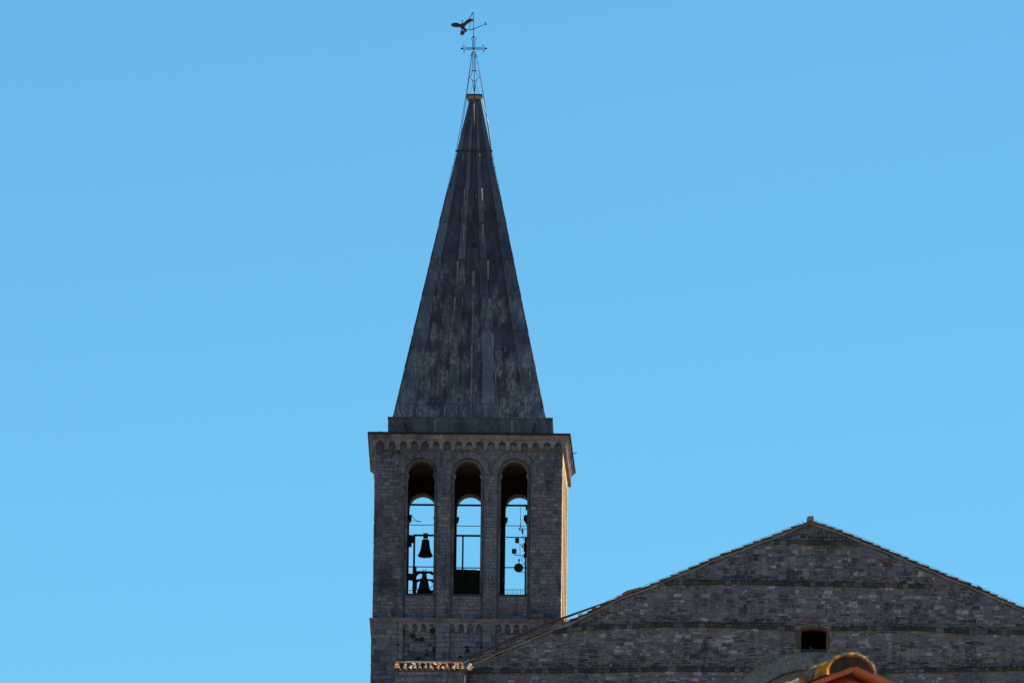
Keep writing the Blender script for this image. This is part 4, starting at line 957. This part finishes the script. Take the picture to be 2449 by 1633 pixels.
mb.build('wall', [M['lower'], M['mortar']], low)
mb = MB()
eY, rY, ez, rz = YL - .1, YL + 1.05, lz + .05, at(1028, 1583, YL + 1.05).z - .16
mb.hexa([(lx0 - .03, eY + .05, lz + .001), (lx1 + .05, eY + .05, lz + .001), (lx1 + .05, rY, rz - .12), (lx0 - .03, rY, rz - .12)], [(lx0 - .03, eY + .05, lz + .03), (lx1 + .05, eY + .05, lz + .03), (lx1 + .05, rY, rz - .08), (lx0 - .03, rY, rz - .08)], 0, (.8, 0, .3)); mb.build('roof_deck', [M['verge']], low)
def coppo(mb, p0, p1, r0, r1, t, n=8, th=.014, flat=1.0, up=Vector((0, 0, 1))):
    p0, p1 = Vector(p0), Vector(p1); d = (p1 - p0).normalized(); s = d.cross(up).normalized(); u = s.cross(d)
    vs = []
    for p, r in ((p0, r0), (p1, r1)):
        for rr in (r, r - th):
            for i in range(n + 1):
                a = math.pi * i / n; vs.append(p + s * rr * math.cos(a) + u * rr * math.sin(a) * flat)
    m = n + 1; fs = []
    for i in range(n):
        fs += [(i, i + 1, 2 * m + i + 1, 2 * m + i), (m + i, 3 * m + i, 3 * m + i + 1, m + i + 1), (i, m + i, m + i + 1, i + 1), (2 * m + i, 2 * m + i + 1, 3 * m + i + 1, 3 * m + i)]
    fs += [(0, 2 * m, 3 * m, m), (m - 1, 2 * m - 1, 4 * m - 1, 3 * m - 1)]
    mb.mesh(vs, fs, 0, t)
mb = MB()
for cxp in (95, 150, 240, 320, 405, 490, 575, 655, 745, 830, 910, 995, 1070, 1150, 1215):
    x = at(930 + cxp / 6.533, 1600, YL).x; sk = rnd.uniform(-.03, .06)
    for k in range(4):
        f0, f1 = k * .24, k * .24 + .30; P = lambda f: (x + sk * f * 3, eY + (rY - eY) * min(f, 1.0), ez + (rz - ez) * min(f, 1) + k * .02 + rnd.uniform(-.006, .006))
        coppo(mb, P(f0 - (.02 if k == 0 else 0)), P(f1), .098, .078, (rnd.random(), 0, .25 * rnd.random()))
        q = (x + .125, ) 
        P2 = lambda f: (x + .125 + sk * f * 3, eY + .02 + (rY - eY) * min(f, 1.0), ez - .02 + (rz - ez) * min(f, 1))
        a, b = Vector(P2(f0)), Vector(P2(f1)); mb.hexa([a + Vector((-.06, 0, -.01)), a + Vector((.06, 0, -.01)), b + Vector((.06, 0, -.01)), b + Vector((-.06, 0, -.01))], [a + Vector((-.06, 0, .01)), a + Vector((.06, 0, .01)), b + Vector((.06, 0, .01)), b + Vector((-.06, 0, .01))], 0, (.8, 0, .6))
mb.build('roof_tiles', [M['terra']], low)
mb = MB()
for i, cxp in enumerate((215, 365, 540, 700, 865, 1025)):
    x = at(930 + cxp / 6.533, 1590, YL + .5).x; z0 = ez + (rz - ez) * .62
    if i % 2: coppo(mb, (x - .06, eY + .55, z0 + .12), (x + .12, eY + .95, z0 + .14), .075, .06, (.3 + .6 * rnd.random(), 0, 0))
    else: coppo(mb, (x, eY + .50, z0 + .08), (x - .02, eY + .95, z0 + .2), .10, .07, (.7, 0, .3))
mb.build('loose_tile', [M['terra']], low)
mb = MB(); n = 7
for i in range(n):
    a = lx0 + .03 + (lx1 - lx0 - .2) * i / n; b = a + (lx1 - lx0 - .2) / n + .02; t = (.9, 0, 0) if i not in (0, 5, 6) else (.1, 0, 0)
    z = rz + .16 + rnd.uniform(-.01, .01)
    mb.hexa([(a, rY - .09, z - .05), (b, rY - .09, z - .05), (b, rY + .09, z - .05), (a, rY + .09, z - .05)], [(a, rY - .05, z + .035), (b, rY - .05, z + .045), (b, rY + .05, z + .045), (a, rY + .05, z + .035)], 0, t)
mb.build('ridge_tiles', [M['terra']], low)
mb = MB(); mb.box(lx0 + .02, lx1 + .05, rY + .0, rY + .1, lz, rz + .10); mb.build('rear_upstand', M['mortar'], low)

# ================================================================== WALL PLANTS
PL = [(440, 300, 12, 8, .0, 'green sprout on the string course above the left blind arcade'), (418, 490, 8, 42, .05, 'narrow dark ivy strip at the left edge of the left recessed panel'),
      (718, 468, 26, 34, .05, 'ivy clump filling the rightmost pointed arch of the left panel'), (512, 524, 30, 24, .05, 'larger left one of the two round tufts below the left blind arcade'),
      (545, 562, 18, 16, .05, 'small tuft touching the lower right of the larger round tuft'), (603, 558, 27, 27, .05, 'round tuft below the third pointed arch of the left panel'),
      (690, 616, 12, 16, .05, 'small tuft low in the left panel, right of centre'), (732, 660, 18, 30, .05, 'tall tuft hugging the right edge of the left panel'), (655, 672, 10, 14, .05, 'thin sprig just above the lone low tuft of the left panel'),
      (657, 716, 16, 16, .05, 'lone small tuft low in the left panel above the tiles'), (565, 756, 24, 18, .05, 'flat tuft just above the mossy clay tiles'), (478, 680, 7, 6, .05, 'tiniest green speck in the left panel'),
      (1074, 636, 24, 12, .05, 'upper flat tuft in the middle panel'), (1078, 676, 20, 22, .05, 'hanging tuft directly under the flat one in the middle panel'), (1008, 740, 17, 14, .05, 'small tuft beside the top of the gutter pipe foot'),
      (1222, 640, 7, 28, .05, 'slim plant at the right edge of the middle panel'), (360, 615, 12, 10, .0, 'faint tuft on the narrow strip left of the left panel')]
for (x, y, rx, ry, yo, lab) in PL:
    c = at(870 + x / 4.3556, 1400 + y / 4.3556, yo + (.05 if yo else -.02)); mb = MB(); n = int(40 + rx * ry * .22)
    for i in range(n):
        a = rnd.uniform(0, 6.28); r = math.sqrt(rnd.random()) * rnd.uniform(.75, 1.1); px_, pz = c.x + r * math.cos(a) * rx / 4.3556 / 50, c.z + r * math.sin(a) * ry / 4.3556 / 50
        p = Vector((px_, c.y - rnd.uniform(0, .10) * (1.1 - r * .6), pz)); s = rnd.uniform(.018, .04)
        u = Vector((rnd.uniform(-1, 1), rnd.uniform(-1, 1), rnd.uniform(-1, 1))).normalized(); v = u.cross(Vector((rnd.uniform(-1, 1), -1, rnd.uniform(-.2, 1)))).normalized()
        mb.face([p - u * s, p + v * s * .6, p + u * s, p - v * s * .6], 0, (rnd.random(), 0, 0))
    solo(mb, 'wall_plant', M['leaf'], lab, 'wall plant', 'tufts of green growing on the lower tower wall')

# ================================================================== NEAR HOUSE (lower right corner)
YH = CAM.y + 40.6
h5 = lambda x, y, Y=YH: at(1780 + x / 6.533, 1460 + y / 6.533, Y)
apex = h5(1715, 868) + Vector((-.024, 0, -.012)); S = 595 * 6.533                 # pixels of the enlargement per metre there
rd = Vector((-.372, .928, 0)); gd = Vector((1, .02, 0)).normalized(); pit = math.tan(R_(22.6))
hg = gz(apex.x, YH)
house = thing('near_house', 'orange plastered house gable tip with terracotta verge, closest thing at the lower right', 'house', (apex.x + 1, YH + 4, hg))
def HP(s, d, z): p = apex + gd * s + rd * d; return (p.x, p.y, p.z - pit * abs(s) + z)
HWD = 3.4; HL = 8.0
mb = MB()
prof = [(-HWD, 0), (0, 0), (HWD, 0)]
g0 = [Vector(HP(s, .05, -.055)) for s in (-HWD, 0, HWD)]; g1 = [Vector(HP(s, HL, -.055)) for s in (-HWD, 0, HWD)]
lo = lambda v: Vector((v.x, v.y, hg))
mb.face([lo(g0[0]), lo(g0[2]), g0[2], g0[1], g0[0]]); mb.face([lo(g1[2]), lo(g1[0]), g1[0], g1[1], g1[2]]); mb.face([lo(g0[2]), lo(g1[2]), g1[2], g0[2]]); mb.face([lo(g1[0]), lo(g0[0]), g0[0], g1[0]])
mb.build('wall', M['plaster'], house)
for s in (-1, 1):
    mb = MB(); e = HWD + .25
    mb.hexa([HP(0.003 * s, -.03, -.05), HP(e * s, -.03, -.05), HP(e * s, HL + .2, -.05), HP(.003 * s, HL + .2, -.05)], [HP(.003 * s, .02, -.022), HP(e * s, .02, -.022), HP(e * s, HL + .2, -.022), HP(.003 * s, HL + .2, -.022)], 0)
    rf = mb.build('roof_slope', M['htile'], house)
    mb = MB(); x = .006
    while x < e:
        l = .40; lift = .006
        a, b = x * s, (x + l) * s; t0 = .0
        mb.hexa([HP(a, -.065, -.018), HP(b + .01 * s, -.065, -.018 + lift), HP(b + .01 * s, .30, -.018 + lift), HP(a, .30, -.018)], [HP(a, -.065, .004), HP(b + .01 * s, -.065, .004 + lift), HP(b + .01 * s, .30, .004 + lift), HP(a, .30, .004)], 0)
        x += l
    mb.build('verge_tile', M['htile'], house)
    mb = MB(); 
    for k in range(17):                                # rows of curved tiles on the slopes behind the verge
        d = .42 + k * .235
        for j in range(9):
            s0, s1 = .06 + j * .38, .06 + j * .38 + .42
            coppo(mb, HP(s * s1, d, -.03 + .01), HP(s * s0, d, -.03), .085, .07, (rnd.random(), 0, .3 * rnd.random()), 6)
    mb.build('roof_tiles', [M['terra']], house)
def ridge(d0, d1, r0, r1, dz, mat, lump, name='ridge_tile', label=None):
    flat = .68 if d0 < 0 else .78; mb = MB(); n, m = 18, 12; up = Vector((0, 0, 1)); sd_ = Vector((rd.y, -rd.x, 0)); rr = random.Random(5); ph = [rr.uniform(0, 6) for _ in range(6)]
    def pt(i, j, inner):
        a = math.pi * (-.06 + 1.12 * i / n); t = j / m; d = d0 + (d1 - d0) * t; r = r0 + (r1 - r0) * t
        b = lump * (math.sin(a * 3 + ph[0] + t * 2) + .7 * math.sin(a * 7 + ph[1] + t * 9) + .6 * math.sin(t * 13 + ph[2] + a * 2) + .4 * math.sin(a * 15 + t * 23))
        r = (r + b) if not inner else r - .017
        c = apex + rd * d + up * dz
        return c + sd_ * (r * math.cos(a)) + up * (r * math.sin(a) * flat)
    g = {}
    for inner in (0, 1):
        for i in range(n + 1):
            for j in range(m + 1): g[(i, j, inner)] = len(mb.v); mb.v.append(tuple(pt(i, j, inner)))
    def F4(*k): mb.f.append(tuple(g[q] for q in k)); mb.m.append(0); mb.t.append((.5, 0, 0))
    for i in range(n):
        for j in range(m):
            F4((i, j, 0), (i + 1, j, 0), (i + 1, j + 1, 0), (i, j + 1, 0)); F4((i, j, 1), (i, j + 1, 1), (i + 1, j + 1, 1), (i + 1, j, 1))
        F4((i, 0, 0), (i, 0, 1), (i + 1, 0, 1), (i + 1, 0, 0)); F4((i, m, 0), (i + 1, m, 0), (i + 1, m, 1), (i, m, 1))
    if d0 < 0:                                        # mortar-filled mouth of the end tile
        n0 = len(mb.v); c = apex + rd * (d0 + .012) + up * (dz - .02)
        mb.v.append(tuple(c)); 
        for i in range(n + 1):
            p = pt(i, 0, 1) + rd * .012; mb.v.append(tuple(p))
        for i in range(n): mb.f.append((n0, n0 + 1 + i, n0 + 2 + i)); mb.m.append(1); mb.t.append((.5, 0, 0))
    o = mb.build(name, mat, house, True)
    if label: o['label'] = label
ridge(-.035, .27, .119, .108, -.020, [M['moss'], plain('tile_mortar_fill', (.05, .034, .018), (.022, .015, .009), 20)], .005, label='mossy ridge tile with bright orange lichen')
ridge(.22, .80, .097, .090, -.040, M['creamtile'], .002, label='pale cream sunlit ridge tile')
for k in range(1, 13): ridge(.22 + .53 * k, .80 + .53 * k, .090, .082, -.045, M['creamtile'], .002)
